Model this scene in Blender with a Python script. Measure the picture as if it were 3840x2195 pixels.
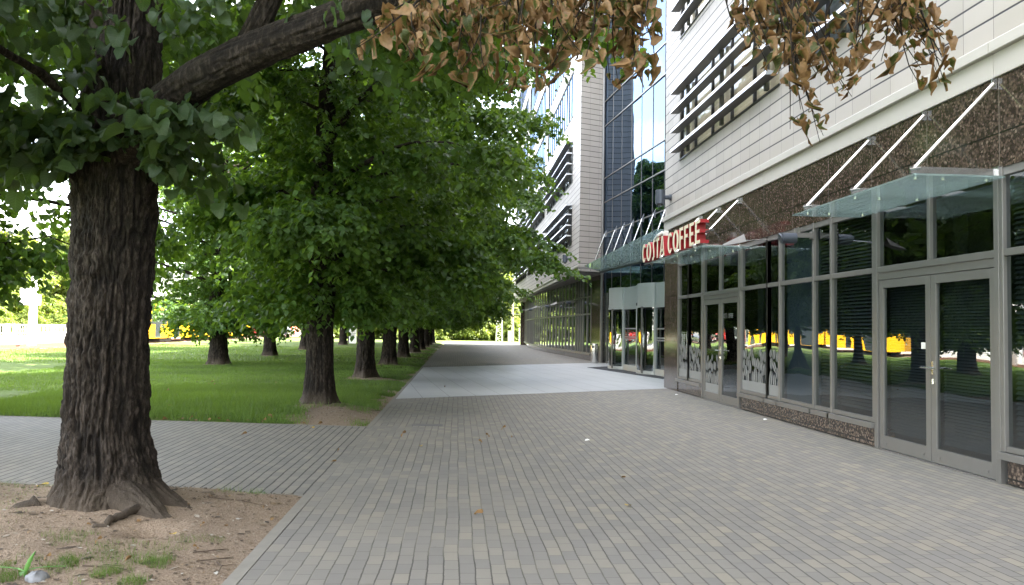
import bpy, math, random
import numpy as np
from mathutils import Vector, Matrix

for o in list(bpy.data.objects): bpy.data.objects.remove(o)
SC = bpy.context.scene
COL = SC.collection
R = math.radians

# ------------------------------------------------------------------ camera, world, sun, exposure
EYE = 1.52
yaw, pitch, roll = 0.0670218941, 0.0456608414, 0.0158561581
fw = Vector((math.sin(yaw)*math.cos(pitch), math.cos(yaw)*math.cos(pitch), math.sin(pitch)))
rt = Vector((math.cos(yaw), -math.sin(yaw), 0)); up = rt.cross(fw)
r2 = math.cos(roll)*rt + math.sin(roll)*up
u2 = -math.sin(roll)*rt + math.cos(roll)*up
cam = bpy.data.cameras.new('camera'); cam.sensor_width = 36; cam.lens = 3024.17/3840*36
cam.clip_start = 0.05; cam.clip_end = 3000
co = bpy.data.objects.new('camera', cam); COL.objects.link(co)
co.matrix_world = Matrix(((r2.x, u2.x, -fw.x, 0), (r2.y, u2.y, -fw.y, 0), (r2.z, u2.z, -fw.z, EYE), (0, 0, 0, 1)))
SC.camera = co

SUN_EL, SUN_DIR = R(54), Vector((1.0, 0.16, 0)).normalized()     # direction towards the sun, seen from above
SUN_STRENGTH, SKY_STRENGTH, EXPOSURE = 5.0, 0.15, 3.5
sl = bpy.data.lights.new('sun', 'SUN'); sl.energy = SUN_STRENGTH; sl.angle = R(0.53); sl.color = (1, .94, .84)
so = bpy.data.objects.new('sun', sl); COL.objects.link(so)
sd = Vector((SUN_DIR.x*math.cos(SUN_EL), SUN_DIR.y*math.cos(SUN_EL), math.sin(SUN_EL)))
so.rotation_euler = sd.to_track_quat('Z', 'Y').to_euler(); so.location = (60, 10, 80)
W = bpy.data.worlds.new('World'); SC.world = W; W.use_nodes = True
wn = W.node_tree; wn.nodes.clear()
sky = wn.nodes.new('ShaderNodeTexSky'); sky.sky_type = 'NISHITA'; sky.sun_disc = False
sky.sun_elevation = SUN_EL; sky.sun_rotation = math.atan2(SUN_DIR.x, SUN_DIR.y)
sky.air_density = 1.0; sky.dust_density = 1.2; sky.ozone_density = 1.0
tc = wn.nodes.new('ShaderNodeTexCoord'); mp = wn.nodes.new('ShaderNodeMapping'); mp.inputs['Scale'].default_value = (1, 1, 2.3); mp.inputs['Location'].default_value = (3.3, 1.1, .2)
nz = wn.nodes.new('ShaderNodeTexNoise'); nz.inputs['Scale'].default_value = 2.6; nz.inputs['Detail'].default_value = 9; nz.inputs['Roughness'].default_value = .58
rp = wn.nodes.new('ShaderNodeValToRGB'); rp.color_ramp.elements[0].position = .45; rp.color_ramp.elements[1].position = .66; rp.color_ramp.elements[0].color = (.24, .24, .24, 1)
mx = wn.nodes.new('ShaderNodeMix'); mx.data_type = 'RGBA'; mx.inputs['B'].default_value = (7.0, 6.5, 5.7, 1)
bg = wn.nodes.new('ShaderNodeBackground'); bg.inputs['Strength'].default_value = SKY_STRENGTH
wo = wn.nodes.new('ShaderNodeOutputWorld'); L = wn.links.new
L(tc.outputs['Generated'], mp.inputs['Vector']); L(mp.outputs['Vector'], nz.inputs['Vector']); L(nz.outputs['Fac'], rp.inputs['Fac'])
L(rp.outputs['Color'], mx.inputs['Factor']); L(sky.outputs['Color'], mx.inputs['A']); L(mx.outputs['Result'], bg.inputs['Color']); L(bg.outputs['Background'], wo.inputs['Surface'])
SC.view_settings.view_transform = 'Standard'; SC.view_settings.look = 'None'
SC.view_settings.exposure = EXPOSURE; SC.view_settings.gamma = 1
SC.render.engine = 'CYCLES'
SC.cycles.max_bounces = 7; SC.cycles.diffuse_bounces = 3; SC.cycles.glossy_bounces = 4; SC.cycles.transmission_bounces = 5
SC.cycles.transparent_max_bounces = 12; SC.cycles.caustics_reflective = False; SC.cycles.caustics_refractive = False
SC.cycles.sample_clamp_indirect = 6; SC.cycles.use_denoising = True

# ------------------------------------------------------------------ small node language for materials
class Mat:
    def __init__(s, name):
        s.m = bpy.data.materials.new(name); s.m.use_nodes = True; s.t = s.m.node_tree; s.t.nodes.clear()
        s.out = s.n('ShaderNodeOutputMaterial')
    def n(s, typ, ins=None, **props):
        k = s.t.nodes.new(typ)
        for a, v in props.items(): setattr(k, a, v)
        for a, v in (ins or {}).items(): s.put(k.inputs[a], v)
        return k
    def put(s, sock, v):
        if isinstance(v, bpy.types.NodeSocket): s.t.links.new(v, sock)
        else:
            if sock.type == 'RGBA' and len(v) == 3: v = (*v, 1)
            sock.default_value = v
    def math(s, op, a, b=0.0, c=0.0, clamp=False):
        k = s.n('ShaderNodeMath', operation=op, use_clamp=clamp)
        for i, v in enumerate((a, b, c)): s.put(k.inputs[i], v)
        return k.outputs[0]
    def pos(s): return s.n('ShaderNodeNewGeometry').outputs['Position']
    def obj(s): return s.n('ShaderNodeTexCoord').outputs['Object']
    def sep(s, v):
        k = s.n('ShaderNodeSeparateXYZ', {0: v}); return k.outputs
    def xyz(s, x, y, z): return s.n('ShaderNodeCombineXYZ', {0: x, 1: y, 2: z}).outputs[0]
    def scale(s, v, sc): return s.n('ShaderNodeVectorMath', {0: v, 1: sc}, operation='MULTIPLY').outputs[0]
    def noise(s, v, sc, det=3, ro=.55, out='Fac', dist=0.0): return s.n('ShaderNodeTexNoise', {'Vector': v, 'Scale': sc, 'Detail': det, 'Roughness': ro, 'Distortion': dist}).outputs[out]
    def vor(s, v, sc, out='Distance', feat='F1', rnd=1.0): return s.n('ShaderNodeTexVoronoi', {'Vector': v, 'Scale': sc, 'Randomness': rnd}, feature=feat).outputs[out]
    def white(s, v): return s.n('ShaderNodeTexWhiteNoise', {'Vector': v}, noise_dimensions='3D').outputs['Value']
    def ramp(s, f, stops, interp='LINEAR'):
        k = s.n('ShaderNodeValToRGB', {'Fac': f}); cr = k.color_ramp; cr.interpolation = interp
        while len(cr.elements) < len(stops): cr.elements.new(.5)
        for e, (p, c) in zip(cr.elements, stops): e.position = p; e.color = (c, c, c, 1) if isinstance(c, (int, float)) else (*c, 1)
        return k.outputs['Color']
    def mix(s, f, a, b, blend='MIX'):
        k = s.n('ShaderNodeMix', data_type='RGBA', blend_type=blend); s.put(k.inputs['Factor'], f); s.put(k.inputs['A'], a); s.put(k.inputs['B'], b); return k.outputs['Result']
    def attr(s, name): return s.n('ShaderNodeAttribute', attribute_name=name).outputs['Fac']
    def bump(s, h, strength=.3, dist=.01): return s.n('ShaderNodeBump', {'Height': h, 'Strength': strength, 'Distance': dist}).outputs[0]
    def pbr(s, col, rough=.5, metal=0, spec=.5, normal=None, **more):
        ins = {'Base Color': col, 'Roughness': rough, 'Metallic': metal, 'Specular IOR Level': spec}
        if normal is not None: ins['Normal'] = normal
        ins.update(more)
        return s.n('ShaderNodeBsdfPrincipled', ins).outputs[0]
    def done(s, sh): s.t.links.new(sh, s.out.inputs['Surface']); return s.m
    def line(s, x, pitch, off, half, soft=.5):
        # 1 on the joint, 0 elsewhere: joints every `pitch` at off, +- half
        a = s.math('SUBTRACT', x, off); a = s.math('DIVIDE', a, pitch); f = s.math('FRACT', a)
        d = s.math('MULTIPLY', s.math('MINIMUM', f, s.math('SUBTRACT', 1.0, f)), pitch)
        return s.math('SUBTRACT', 1.0, s.math('DIVIDE', s.math('SUBTRACT', d, half*(1-soft)), 2*half*soft), clamp=True), s.math('FLOOR', a)

def simple(name, col, rough=.5, metal=0, var=.12, sc=6, spec=.5, bump=0.0):
    g = Mat(name); p = g.pos(); f = g.noise(p, sc, 4)
    c = g.mix(f, [x*(1-var) for x in col], [min(1, x*(1+var)) for x in col])
    r = g.math('ADD', rough-.06, g.math('MULTIPLY', f, .12))
    return g.done(g.pbr(c, r, metal, spec, g.bump(g.noise(p, sc*6, 3), bump, .004) if bump else None))
M = {}
def paver_mat():
    g = Mat('grey_concrete_pavers'); p = g.pos()
    wob = g.noise(g.scale(p, (1.2, .6, 0)), 1.4, 3)
    x0, y0, _ = g.sep(p)
    x = g.math('ADD', x0, g.math('MULTIPLY', g.math('SUBTRACT', wob, .5), .045))
    fine = g.noise(p, 22, 2)
    jw = g.math('ADD', x, g.math('MULTIPLY', g.math('SUBTRACT', fine, .5), .008))
    lx, cx = g.line(jw, .1, -.06, .0042, .6)
    lx2, _c = g.line(jw, .1, -.06, .0072, .5); lx = g.math('ADD', g.math('MULTIPLY', lx, g.math('GREATER_THAN', x0, -1.27)), g.math('MULTIPLY', lx2, g.math('LESS_THAN', x0, -1.27)))
    shift = g.math('MULTIPLY', g.math('FRACT', g.math('MULTIPLY', cx, .5)), .2)
    yj = g.math('ADD', g.math('ADD', y0, shift), g.math('MULTIPLY', g.white(g.xyz(cx, 3.0, 1.0)), .03))
    ly, cy = g.line(yj, .2, 0.0, .0036, .6)
    rnd = g.white(g.xyz(cx, cy, 0.0)); rnd2 = g.white(g.xyz(cx, cy, 7.0))
    big = g.noise(p, .35, 4, .6); mid = g.noise(p, 2.2, 5, .65); grain = g.noise(p, 160, 2, .7)
    cool = g.ramp(rnd, [(0, (.162, .154, .146)), (.3, (.184, .173, .158)), (.6, (.200, .187, .164)), (.85, (.215, .199, .168)), (1, (.245, .222, .178))])
    warm = g.ramp(rnd, [(0, (.160, .147, .130)), (.5, (.184, .168, .148)), (1, (.205, .186, .158))])
    side = g.math('ADD', g.math('MULTIPLY', x0, -.16), g.math('ADD', g.math('MULTIPLY', big, 1.2), -.25), clamp=True)
    c = g.mix(side, cool, warm)
    c = g.mix(g.math('MULTIPLY', mid, .5), c, g.mix(.5, c, (.095, .087, .078)))
    c = g.mix(g.math('MULTIPLY', grain, .4), c, g.mix(.45, c, (.29, .28, .25)))
    st = g.ramp(g.noise(p, 5.5, 6, .7), [(.66, 0), (.74, .45)])
    c = g.mix(st, c, (.10, .095, .09))
    sand_fill = g.ramp(g.noise(p, 1.1, 3, .6), [(.45, 0), (.62, 1)])  # where pale sand fills the joints
    jcol = g.mix(sand_fill, (.05, .046, .040), (.21, .195, .16))
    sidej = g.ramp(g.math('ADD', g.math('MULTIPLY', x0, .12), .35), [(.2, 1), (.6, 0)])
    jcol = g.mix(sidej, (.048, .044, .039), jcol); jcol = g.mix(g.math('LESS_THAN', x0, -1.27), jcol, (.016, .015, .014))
    c = g.mix(g.math('MULTIPLY', ly, .78), c, (.07, .066, .06))
    c = g.mix(g.math('MULTIPLY', lx, .95), c, jcol)
    h = g.math('SUBTRACT', g.math('ADD', g.math('MULTIPLY', rnd2, .35), g.math('MULTIPLY', grain, .25)), g.math('MAXIMUM', lx, g.math('MULTIPLY', ly, .6)))
    return g.done(g.pbr(c, g.math('ADD', .62, g.math('MULTIPLY', mid, .25)), 0, .35, g.bump(h, .5, .004)))
def slab_mat():
    g = Mat('pale_granite_slabs'); p = g.pos(); x, y, _ = g.sep(p)
    a = g.math('ADD', g.math('MULTIPLY', x, .993), g.math('MULTIPLY', y, .115))
    b = g.math('SUBTRACT', g.math('MULTIPLY', y, .993), g.math('MULTIPLY', x, .115))
    la, ca = g.line(a, .62, .08, .005); lb, cb = g.line(g.math('ADD', b, g.math('MULTIPLY', g.white(g.xyz(ca, 0.0, 0.0)), 1.4)), 1.4, .3, .004)
    rnd = g.white(g.xyz(ca, cb, 2.0)); gr = g.noise(p, 110, 2, .8); mid = g.noise(p, 1.3, 5, .6)
    c = g.mix(rnd, (.37, .38, .395), (.43, .44, .455)); c = g.mix(g.math('MULTIPLY', gr, .5), c, (.33, .34, .355)); c = g.mix(g.math('MULTIPLY', mid, .45), c, (.30, .295, .285))
    st = g.ramp(g.noise(p, 3.5, 6, .7), [(.62, 0), (.72, .3)]); c = g.mix(st, c, (.22, .21, .2))
    c = g.mix(g.math('MAXIMUM', la, g.math('MULTIPLY', lb, .6)), c, (.08, .08, .08))
    return g.done(g.pbr(c, .5, 0, .45, g.bump(g.math('SUBTRACT', gr, la), .2, .003)))
def lawn_mat():
    g = Mat('lawn_and_soil'); p = g.pos(); s = g.attr('soil')
    n1 = g.noise(p, 1.2, 5, .6); n2 = g.noise(p, 14, 4, .65); n3 = g.noise(p, 70, 3, .7)
    gr = g.mix(n2, (.036, .080, .014), (.095, .15, .032)); gr = g.mix(g.math('MULTIPLY', n1, .5), gr, (.12, .125, .045))
    so = g.mix(n2, (.22, .165, .12), (.40, .32, .24)); so = g.mix(g.ramp(n3, [(.35, 1), (.6, 0)]), so, (.15, .105, .072)); so = g.mix(g.math('MULTIPLY', n1, .5), so, (.30, .23, .17))
    peb = g.ramp(g.vor(p, 38), [(.10, 1), (.18, 0)]); so = g.mix(g.math('MULTIPLY', peb, g.ramp(g.noise(p, 9, 2), [(.5, 0), (.6, .8)])), so, (.33, .30, .26))
    f = g.ramp(g.math('ADD', s, g.math('MULTIPLY', g.math('SUBTRACT', n2, .5), .5)), [(.35, 0), (.55, 1)])
    h = g.math('ADD', g.math('MULTIPLY', n2, 1.2), n3)
    return g.done(g.pbr(g.mix(f, gr, so), .92, 0, .15, g.bump(h, .8, .03)))
def stone_mat():
    g = Mat('cream_stone_panels'); p = g.pos(); x, y, z = g.sep(p)
    h = g.math('ADD', y, g.math('MULTIPLY', g.math('SUBTRACT', x, 5.655), .65))
    lz, cz = g.line(z, .2555, 4.675, .0115, .4); lh, ch = g.line(h, .515, 8.11, .005, .5)
    rnd = g.white(g.xyz(cz, ch, 1.0)); n = g.noise(p, 1.1, 6, .65); gr = g.noise(p, 45, 3, .7)
    c = g.mix(rnd, (.39, .355, .335), (.47, .432, .41)); c = g.mix(g.math('MULTIPLY', gr, .35), c, (.44, .41, .36))
    drip = g.ramp(g.noise(g.scale(p, (1, 1.6, .12)), 2.2, 5, .7), [(.47, 0), (.72, .5)]); c = g.mix(drip, c, (.40, .37, .32)); c = g.mix(g.math('MULTIPLY', n, .25), c, (.47, .44, .42))
    c = g.mix(g.math('MULTIPLY', lh, .7), c, (.12, .115, .11)); c = g.mix(lz, c, (.028, .028, .034))
    return g.done(g.pbr(c, .55, 0, .4, g.bump(g.math('SUBTRACT', g.math('MULTIPLY', rnd, .3), g.math('MAXIMUM', lz, lh)), .4, .006)))
def granite_mat():
    g = Mat('polished_brown_granite'); p = g.pos(); x, y, z = g.sep(p)
    w = g.n('ShaderNodeTexNoise', {'Vector': p, 'Scale': 18, 'Detail': 3}).outputs['Color']
    pv = g.n('ShaderNodeVectorMath', {0: p, 1: g.scale(w, (.03, .03, .03))}, operation='ADD').outputs[0]
    cells = g.vor(pv, 30, 'Color'); cs = g.sep(cells)[0]; e = g.vor(pv, 30); n = g.noise(p, 60, 4, .75); big = g.noise(p, 1.5, 3)
    c = g.ramp(cs, [(0, (.018, .014, .012)), (.3, (.042, .033, .028)), (.45, (.130, .094, .073)), (.75, (.195, .143, .112)), (1, (.27, .215, .175))])
    c = g.mix(g.ramp(e, [(.3, 0), (.62, .8)]), c, (.02, .015, .013)); c = g.mix(g.ramp(n, [(.5, 0), (.7, .7)]), c, (.015, .012, .011)); c = g.mix(g.math('MULTIPLY', big, .3), c, (.10, .07, .055))
    lz, cz = g.line(z, .6, 3.67, .0085, .4); lh, ch = g.line(g.math('ADD', y, g.math('MULTIPLY', x, .5)), 1.31, 8.05+2.83, .006)
    c = g.mix(lz, c, (.008, .008, .008)); c = g.mix(g.math('MULTIPLY', lh, .7), c, (.20, .175, .155))
    return g.done(g.pbr(c, .10, 0, .6, g.bump(g.noise(p, .9, 2), .04, .02), **{'IOR': 1.55}))
def glass_mat(name, tint, ior, tilt=.0, wave=.02, wsc=.7, milk=0, refl=(.93, .97, 1.0)):
    g = Mat(name); p = g.pos(); ge = g.n('ShaderNodeNewGeometry'); c = g.math('ABSOLUTE', g.n('ShaderNodeVectorMath', {0: ge.outputs['Normal'], 1: ge.outputs['Incoming']}, operation='DOT_PRODUCT').outputs['Value'])
    f0 = ((ior-1)/(ior+1))**2; fr = g.math('ADD', f0, g.math('MULTIPLY', g.math('POWER', g.math('SUBTRACT', 1.0, c, clamp=True), 5.0), 1-f0), clamp=True)
    b = g.bump(g.noise(p, wsc, 1), 1.0, wave) if wave else None
    gl = g.n('ShaderNodeBsdfGlossy', {'Color': refl, 'Roughness': 0.0})
    if b is not None: g.put(gl.inputs['Normal'], b)
    tr = g.n('ShaderNodeBsdfTransparent', {'Color': tint})
    base = tr.outputs[0]
    if milk: base = g.n('ShaderNodeMixShader', {0: milk, 1: base, 2: g.n('ShaderNodeMixShader', {0: .6, 1: g.n('ShaderNodeBsdfDiffuse', {'Color': (.50, .585, .58)}).outputs[0], 2: g.n('ShaderNodeBsdfTranslucent', {'Color': (.56, .66, .65)}).outputs[0]}).outputs[0]}).outputs[0]
    sh = g.n('ShaderNodeMixShader', {0: fr, 1: base, 2: gl.outputs[0]})
    return g.done(sh.outputs[0])
def leaf_mat(name, a, b, tr, dry=0.0, veins=0):
    g = Mat(name); v = g.attr('v'); p = g.pos(); n = g.noise(p, 3, 2)
    c = g.mix(v, a, b); c = g.mix(g.math('MULTIPLY', n, .35), c, [x*.55 for x in a])
    t = g.mix(v, [x*.8 for x in tr], tr)
    if veins:
        lu = g.math('ABSOLUTE', g.attr('lu')); lv = g.attr('lv'); q_ = g.math('FRACT', g.math('MULTIPLY', g.math('SUBTRACT', lv, g.math('MULTIPLY', lu, .75)), 6.5)); vn = g.math('SUBTRACT', 1.0, g.math('MULTIPLY', g.math('ABSOLUTE', g.math('SUBTRACT', q_, .5)), 7.0), clamp=True)
        vn = g.math('MAXIMUM', vn, g.math('SUBTRACT', 1.0, g.math('MULTIPLY', lu, 26.0), clamp=True)); c = g.mix(g.math('MULTIPLY', vn, .38), c, [x*1.9+.02 for x in b])
        sp_ = g.ramp(g.noise(p, 55, 2), [(.66, 0), (.72, .6)]); c = g.mix(sp_, c, (.10, .075, .03))
    if dry:
        e = g.attr('edge'); f = g.ramp(g.math('ADD', g.math('MULTIPLY', e, .75), g.math('ADD', g.math('MULTIPLY', v, .75), g.math('MULTIPLY', g.noise(p, 45, 3), .6))), [(.90, 0), (1.34, 1)])
        br = g.mix(g.noise(p, 60, 3), (.10, .05, .02), (.38, .235, .11)); c = g.mix(f, c, br); t = g.mix(f, t, (.20, .10, .035))
    d = g.pbr(c, .48, 0, .35); q = g.n('ShaderNodeBsdfTranslucent', {'Color': t})
    return g.done(g.n('ShaderNodeMixShader', {0: .34, 1: d, 2: q.outputs[0]}).outputs[0])
def bark_mat():
    g = Mat('furrowed_bark'); p = g.obj(); q = g.n('ShaderNodeTexNoise', {'Vector': p, 'Scale': 5, 'Detail': 2}).outputs['Color']
    v = g.n('ShaderNodeVectorMath', {0: g.scale(p, (1, 1, .3)), 1: g.scale(q, (.06, .06, .02))}, operation='ADD').outputs[0]
    r = g.noise(v, 34, 6, .7); f = g.noise(p, 90, 4, .7); big = g.noise(p, 2.5, 4)
    cav = g.attr('cav')
    c = g.ramp(r, [(.34, (.004, .003, .0024)), (.5, (.021, .016, .0125)), (.66, (.078, .063, .052))]); c = g.mix(g.math('MULTIPLY', f, .35), c, (.035, .026, .02)); c = g.mix(g.ramp(big, [(.55, 0), (.75, .4)]), c, (.030, .029, .020))
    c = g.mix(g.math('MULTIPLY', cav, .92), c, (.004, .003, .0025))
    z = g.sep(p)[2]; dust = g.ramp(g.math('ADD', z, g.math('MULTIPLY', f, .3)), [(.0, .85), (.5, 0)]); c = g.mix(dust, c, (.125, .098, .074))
    return g.done(g.pbr(c, .88, 0, .2, g.bump(g.math('ADD', r, g.math('MULTIPLY', f, .3)), .9, .02)))
M['paver'] = paver_mat(); M['slab'] = slab_mat(); M['lawn'] = lawn_mat(); M['stone'] = stone_mat(); M['granite'] = granite_mat()
M['cornice'] = simple('pale_cornice_stone', (.50, .475, .445), .4, 0, .06, 3, .5)
M['alu'] = simple('grey_aluminium_frame', (.185, .18, .175), .36, .35, .08, 5, .5)
M['alu_light'] = simple('light_grey_drum_cladding', (.42, .44, .44), .4, .2, .06, 3)
M['alu_dark'] = simple('dark_frame_metal', (.035, .035, .037), .4, .2, .1, 5)
M['steel'] = simple('brushed_stainless_steel', (.62, .61, .60), .24, 1, .08, 12)
M['fin'] = simple('silver_sunshade_fin', (.50, .52, .56), .3, .5, .06, 4)
M['fin_under'] = simple('dark_grey_bracket_and_fin_shade', (.12, .118, .115), .5, .2, .1, 5)  # real brackets and posts, also the painted shade under the fins
M['blind'] = simple('beige_roller_blind', (.66, .57, .42), .8, 0, .12, 1.5)
M['slat'] = simple('grey_blind_slats', (.085, .096, .10), .5, 0, .1, 3)
M['pane'] = glass_mat('dark_shop_glass', (.40, .46, .49), 2.25, wave=.012)
M['clear_pane'] = glass_mat('clear_window_glass', (.97, .97, .96), 1.3, wave=.01)
M['sky_glass'] = glass_mat('blue_curtain_wall_glass', (.05, .09, .14), 2.35, wave=.03, wsc=.5, refl=(.56, .74, 1.0))
M['canopy'] = glass_mat('greenish_canopy_glass', (.74, .86, .85), 1.45, wave=0, milk=.36)
M['interior'] = simple('dark_interior', (.11, .115, .12), .8, 0, .3, 1.2)
M['roller'] = simple('blue_grey_roller_blind', (.095, .125, .15), .8, 0, .06, 2)
M['film'] = simple('frosted_film', (.24, .245, .25), .6, 0, .05, 8)
M['lamp'] = simple('blue_grey_lamp_metal', (.085, .10, .128), .4, .4, .08, 8)
M['white'] = simple('white_paint', (.80, .79, .77), .45, 0, .05, 6)
M['sign_face'] = simple('cream_sign_face', (.86, .80, .62), .35, 0, .03, 6)
M['sign_red'] = simple('deep_red_sign_return', (.33, .018, .025), .3, 0, .08, 6)
M['mat'] = simple('black_door_mat', (.045, .046, .05), .9, 0, .25, 60, .2, .3)
M['bark'] = bark_mat()
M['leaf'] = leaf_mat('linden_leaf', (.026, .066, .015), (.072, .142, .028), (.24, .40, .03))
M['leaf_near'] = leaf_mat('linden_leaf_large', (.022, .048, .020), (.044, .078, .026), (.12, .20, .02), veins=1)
M['leaf_sun'] = leaf_mat('sunlight_toned_leaf', (.08, .14, .022), (.18, .22, .038), (.36, .42, .04))  # brighter yellow-green copy, sunshine put into the leaf colour
M['leaf_dry'] = leaf_mat('scorched_linden_leaf', (.045, .062, .016), (.12, .12, .03), (.16, .17, .02), dry=1, veins=1)
M['grass'] = leaf_mat('grass_blade', (.026, .068, .010), (.125, .21, .040), (.22, .34, .03))
M['fallen'] = simple('dry_fallen_leaf', (.20, .115, .045), .7, 0, .4, 25)
M['yellow_leaf'] = simple('yellow_fallen_leaf', (.36, .25, .045), .6, 0, .2, 25)
M['asphalt'] = simple('road_asphalt', (.11, .11, .112), .85, 0, .2, 2)
M['gravel'] = simple('track_gravel', (.30, .25, .21), .95, 0, .35, 30)
M['rail'] = simple('rusty_rail', (.17, .09, .055), .5, .4, .3, 12)
M['tram_y'] = simple('yellow_tram_paint', (.80, .40, .012), .3, 0, .05, 2)
M['tram_r'] = simple('red_tram_paint', (.58, .03, .022), .3, 0, .05, 2)
M['dark'] = simple('black_rubber', (.02, .02, .02), .7, 0, .1, 5)
M['carglass'] = simple('tinted_vehicle_glass', (.03, .035, .04), .06, 0, .1, 2, .8)
M['car_red'] = simple('maroon_car_paint', (.22, .045, .035), .25, .2, .05, 2)
M['car_dark'] = simple('dark_grey_car_paint', (.08, .085, .10), .25, .3, .05, 2)
M['stonegrey'] = simple('pale_grey_stone', (.20, .205, .215), .7, 0, .2, 12, .3, .4)
M['twig'] = simple('dry_twig', (.07, .048, .033), .9, 0, .3, 20)
M['concrete'] = simple('concrete', (.45, .44, .41), .85, 0, .12, 3)
M['bgwall'] = simple('pale_plaster_wall', (.55, .53, .50), .8, 0, .08, .5)

# ------------------------------------------------------------------ objects and mesh helpers
def tag(o, label=None, cat=None, group=None, kind=None):
    if label: o['label'] = label
    if cat: o['category'] = cat
    if group: o['group'] = group
    if kind: o['kind'] = kind
    return o
def thing(name, label, cat, loc=(0, 0, 0), group=None, rz=0.0, sc=1.0):
    o = bpy.data.objects.new(name, None); COL.objects.link(o); o.location = loc; o.rotation_euler = (0, 0, rz); o.scale = (sc,)*3
    o.empty_display_size = .2
    return tag(o, label, cat, group)
def base_of(o):
    v = Vector((0, 0, 0))
    while o is not None: v += Vector(o.location); o = o.parent
    return v
def link(name, me, parent=None):
    o = bpy.data.objects.new(name, me); COL.objects.link(o)
    if parent is not None: o.parent = parent
    return o
class MB:
    def __init__(s): s.v = []; s.f = []; s.mi = []; s.k = 0
    def add(s, vs, fs, k=None):
        b = len(s.v); s.v += [tuple(v) for v in vs]; k = s.k if k is None else k
        for f in fs: s.f.append(tuple(b+i for i in f)); s.mi.append(k)
    def box(s, x0, x1, y0, y1, z0, z1, k=None):
        x0, x1 = sorted((x0, x1)); y0, y1 = sorted((y0, y1)); z0, z1 = sorted((z0, z1))
        s.add([(x0,y0,z0),(x1,y0,z0),(x1,y1,z0),(x0,y1,z0),(x0,y0,z1),(x1,y0,z1),(x1,y1,z1),(x0,y1,z1)],
              [(0,3,2,1),(4,5,6,7),(0,1,5,4),(1,2,6,5),(2,3,7,6),(3,0,4,7)], k); return s
    def prism(s, pts, z0, z1, k=None):
        n = len(pts); s.add([(x, y, z0) for x, y in pts]+[(x, y, z1) for x, y in pts],
              [tuple(range(n-1, -1, -1)), tuple(range(n, 2*n))]+[(i, (i+1) % n, n+(i+1) % n, n+i) for i in range(n)], k); return s
    def quad(s, a, b, c, d, k=None): s.add([a, b, c, d], [(0, 1, 2, 3)], k); return s
    def bar(s, p, q, w, h, k=None, upv=(0, 0, 1)):
        p, q = Vector(p), Vector(q); d = (q-p).normalized(); u = Vector(upv)
        if abs(d.dot(u)) > .98: u = Vector((1, 0, 0))
        a = d.cross(u).normalized()*w/2; b = a.cross(d).normalized()*h/2
        vs = [p-a-b, p+a-b, p+a+b, p-a+b, q-a-b, q+a-b, q+a+b, q-a+b]
        s.add(vs, [(0,3,2,1),(4,5,6,7),(0,1,5,4),(1,2,6,5),(2,3,7,6),(3,0,4,7)], k); return s
    def tube(s, pts, rad, n=8, k=None, cap=True):
        pts = [Vector(p) for p in pts]
        if not isinstance(rad, (list, tuple)): rad = [rad]*len(pts)
        ref = None; b = len(s.v); k = s.k if k is None else k
        for i, p in enumerate(pts):
            d = (pts[min(i+1, len(pts)-1)]-pts[max(i-1, 0)]).normalized()
            if ref is None: ref = Vector((0, 0, 1)) if abs(d.z) < .9 else Vector((1, 0, 0))
            a = d.cross(ref).normalized(); c = a.cross(d).normalized(); ref = c
            for j in range(n):
                t = 2*math.pi*j/n; s.v.append(tuple(p+(a*math.cos(t)+c*math.sin(t))*rad[i]))
        for i in range(len(pts)-1):
            for j in range(n):
                s.f.append((b+i*n+j, b+i*n+(j+1) % n, b+(i+1)*n+(j+1) % n, b+(i+1)*n+j)); s.mi.append(k)
        if cap:
            s.f.append(tuple(b+j for j in range(n-1, -1, -1))); s.mi.append(k)
            e = b+(len(pts)-1)*n; s.f.append(tuple(e+j for j in range(n))); s.mi.append(k)
        return s
    def lathe(s, prof, c=(0, 0, 0), n=24, k=None):
        b = len(s.v); k = s.k if k is None else k
        for r, z in prof:
            for j in range(n): t = 2*math.pi*j/n; s.v.append((c[0]+r*math.cos(t), c[1]+r*math.sin(t), c[2]+z))
        for i in range(len(prof)-1):
            for j in range(n): s.f.append((b+i*n+j, b+i*n+(j+1) % n, b+(i+1)*n+(j+1) % n, b+(i+1)*n+j)); s.mi.append(k)
        s.f.append(tuple(b+j for j in range(n-1, -1, -1))); s.mi.append(k)
        e = b+(len(prof)-1)*n; s.f.append(tuple(e+j for j in range(n))); s.mi.append(k); return s
    def build(s, name, mats, parent=None, smooth=False, bevel=0):
        off = base_of(parent)
        me = bpy.data.meshes.new(name); me.from_pydata([(x-off.x, y-off.y, z-off.z) for x, y, z in s.v], [], s.f)
        mats = mats if isinstance(mats, (list, tuple)) else [mats]
        for m in mats: me.materials.append(m)
        if len(mats) > 1: me.polygons.foreach_set('material_index', s.mi)
        if smooth: me.polygons.foreach_set('use_smooth', [True]*len(me.polygons))
        me.update()
        o = link(name, me, parent)
        if bevel:
            b = o.modifiers.new('bevel', 'BEVEL'); b.width = bevel; b.segments = 2; b.limit_method = 'ANGLE'
        return o
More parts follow.
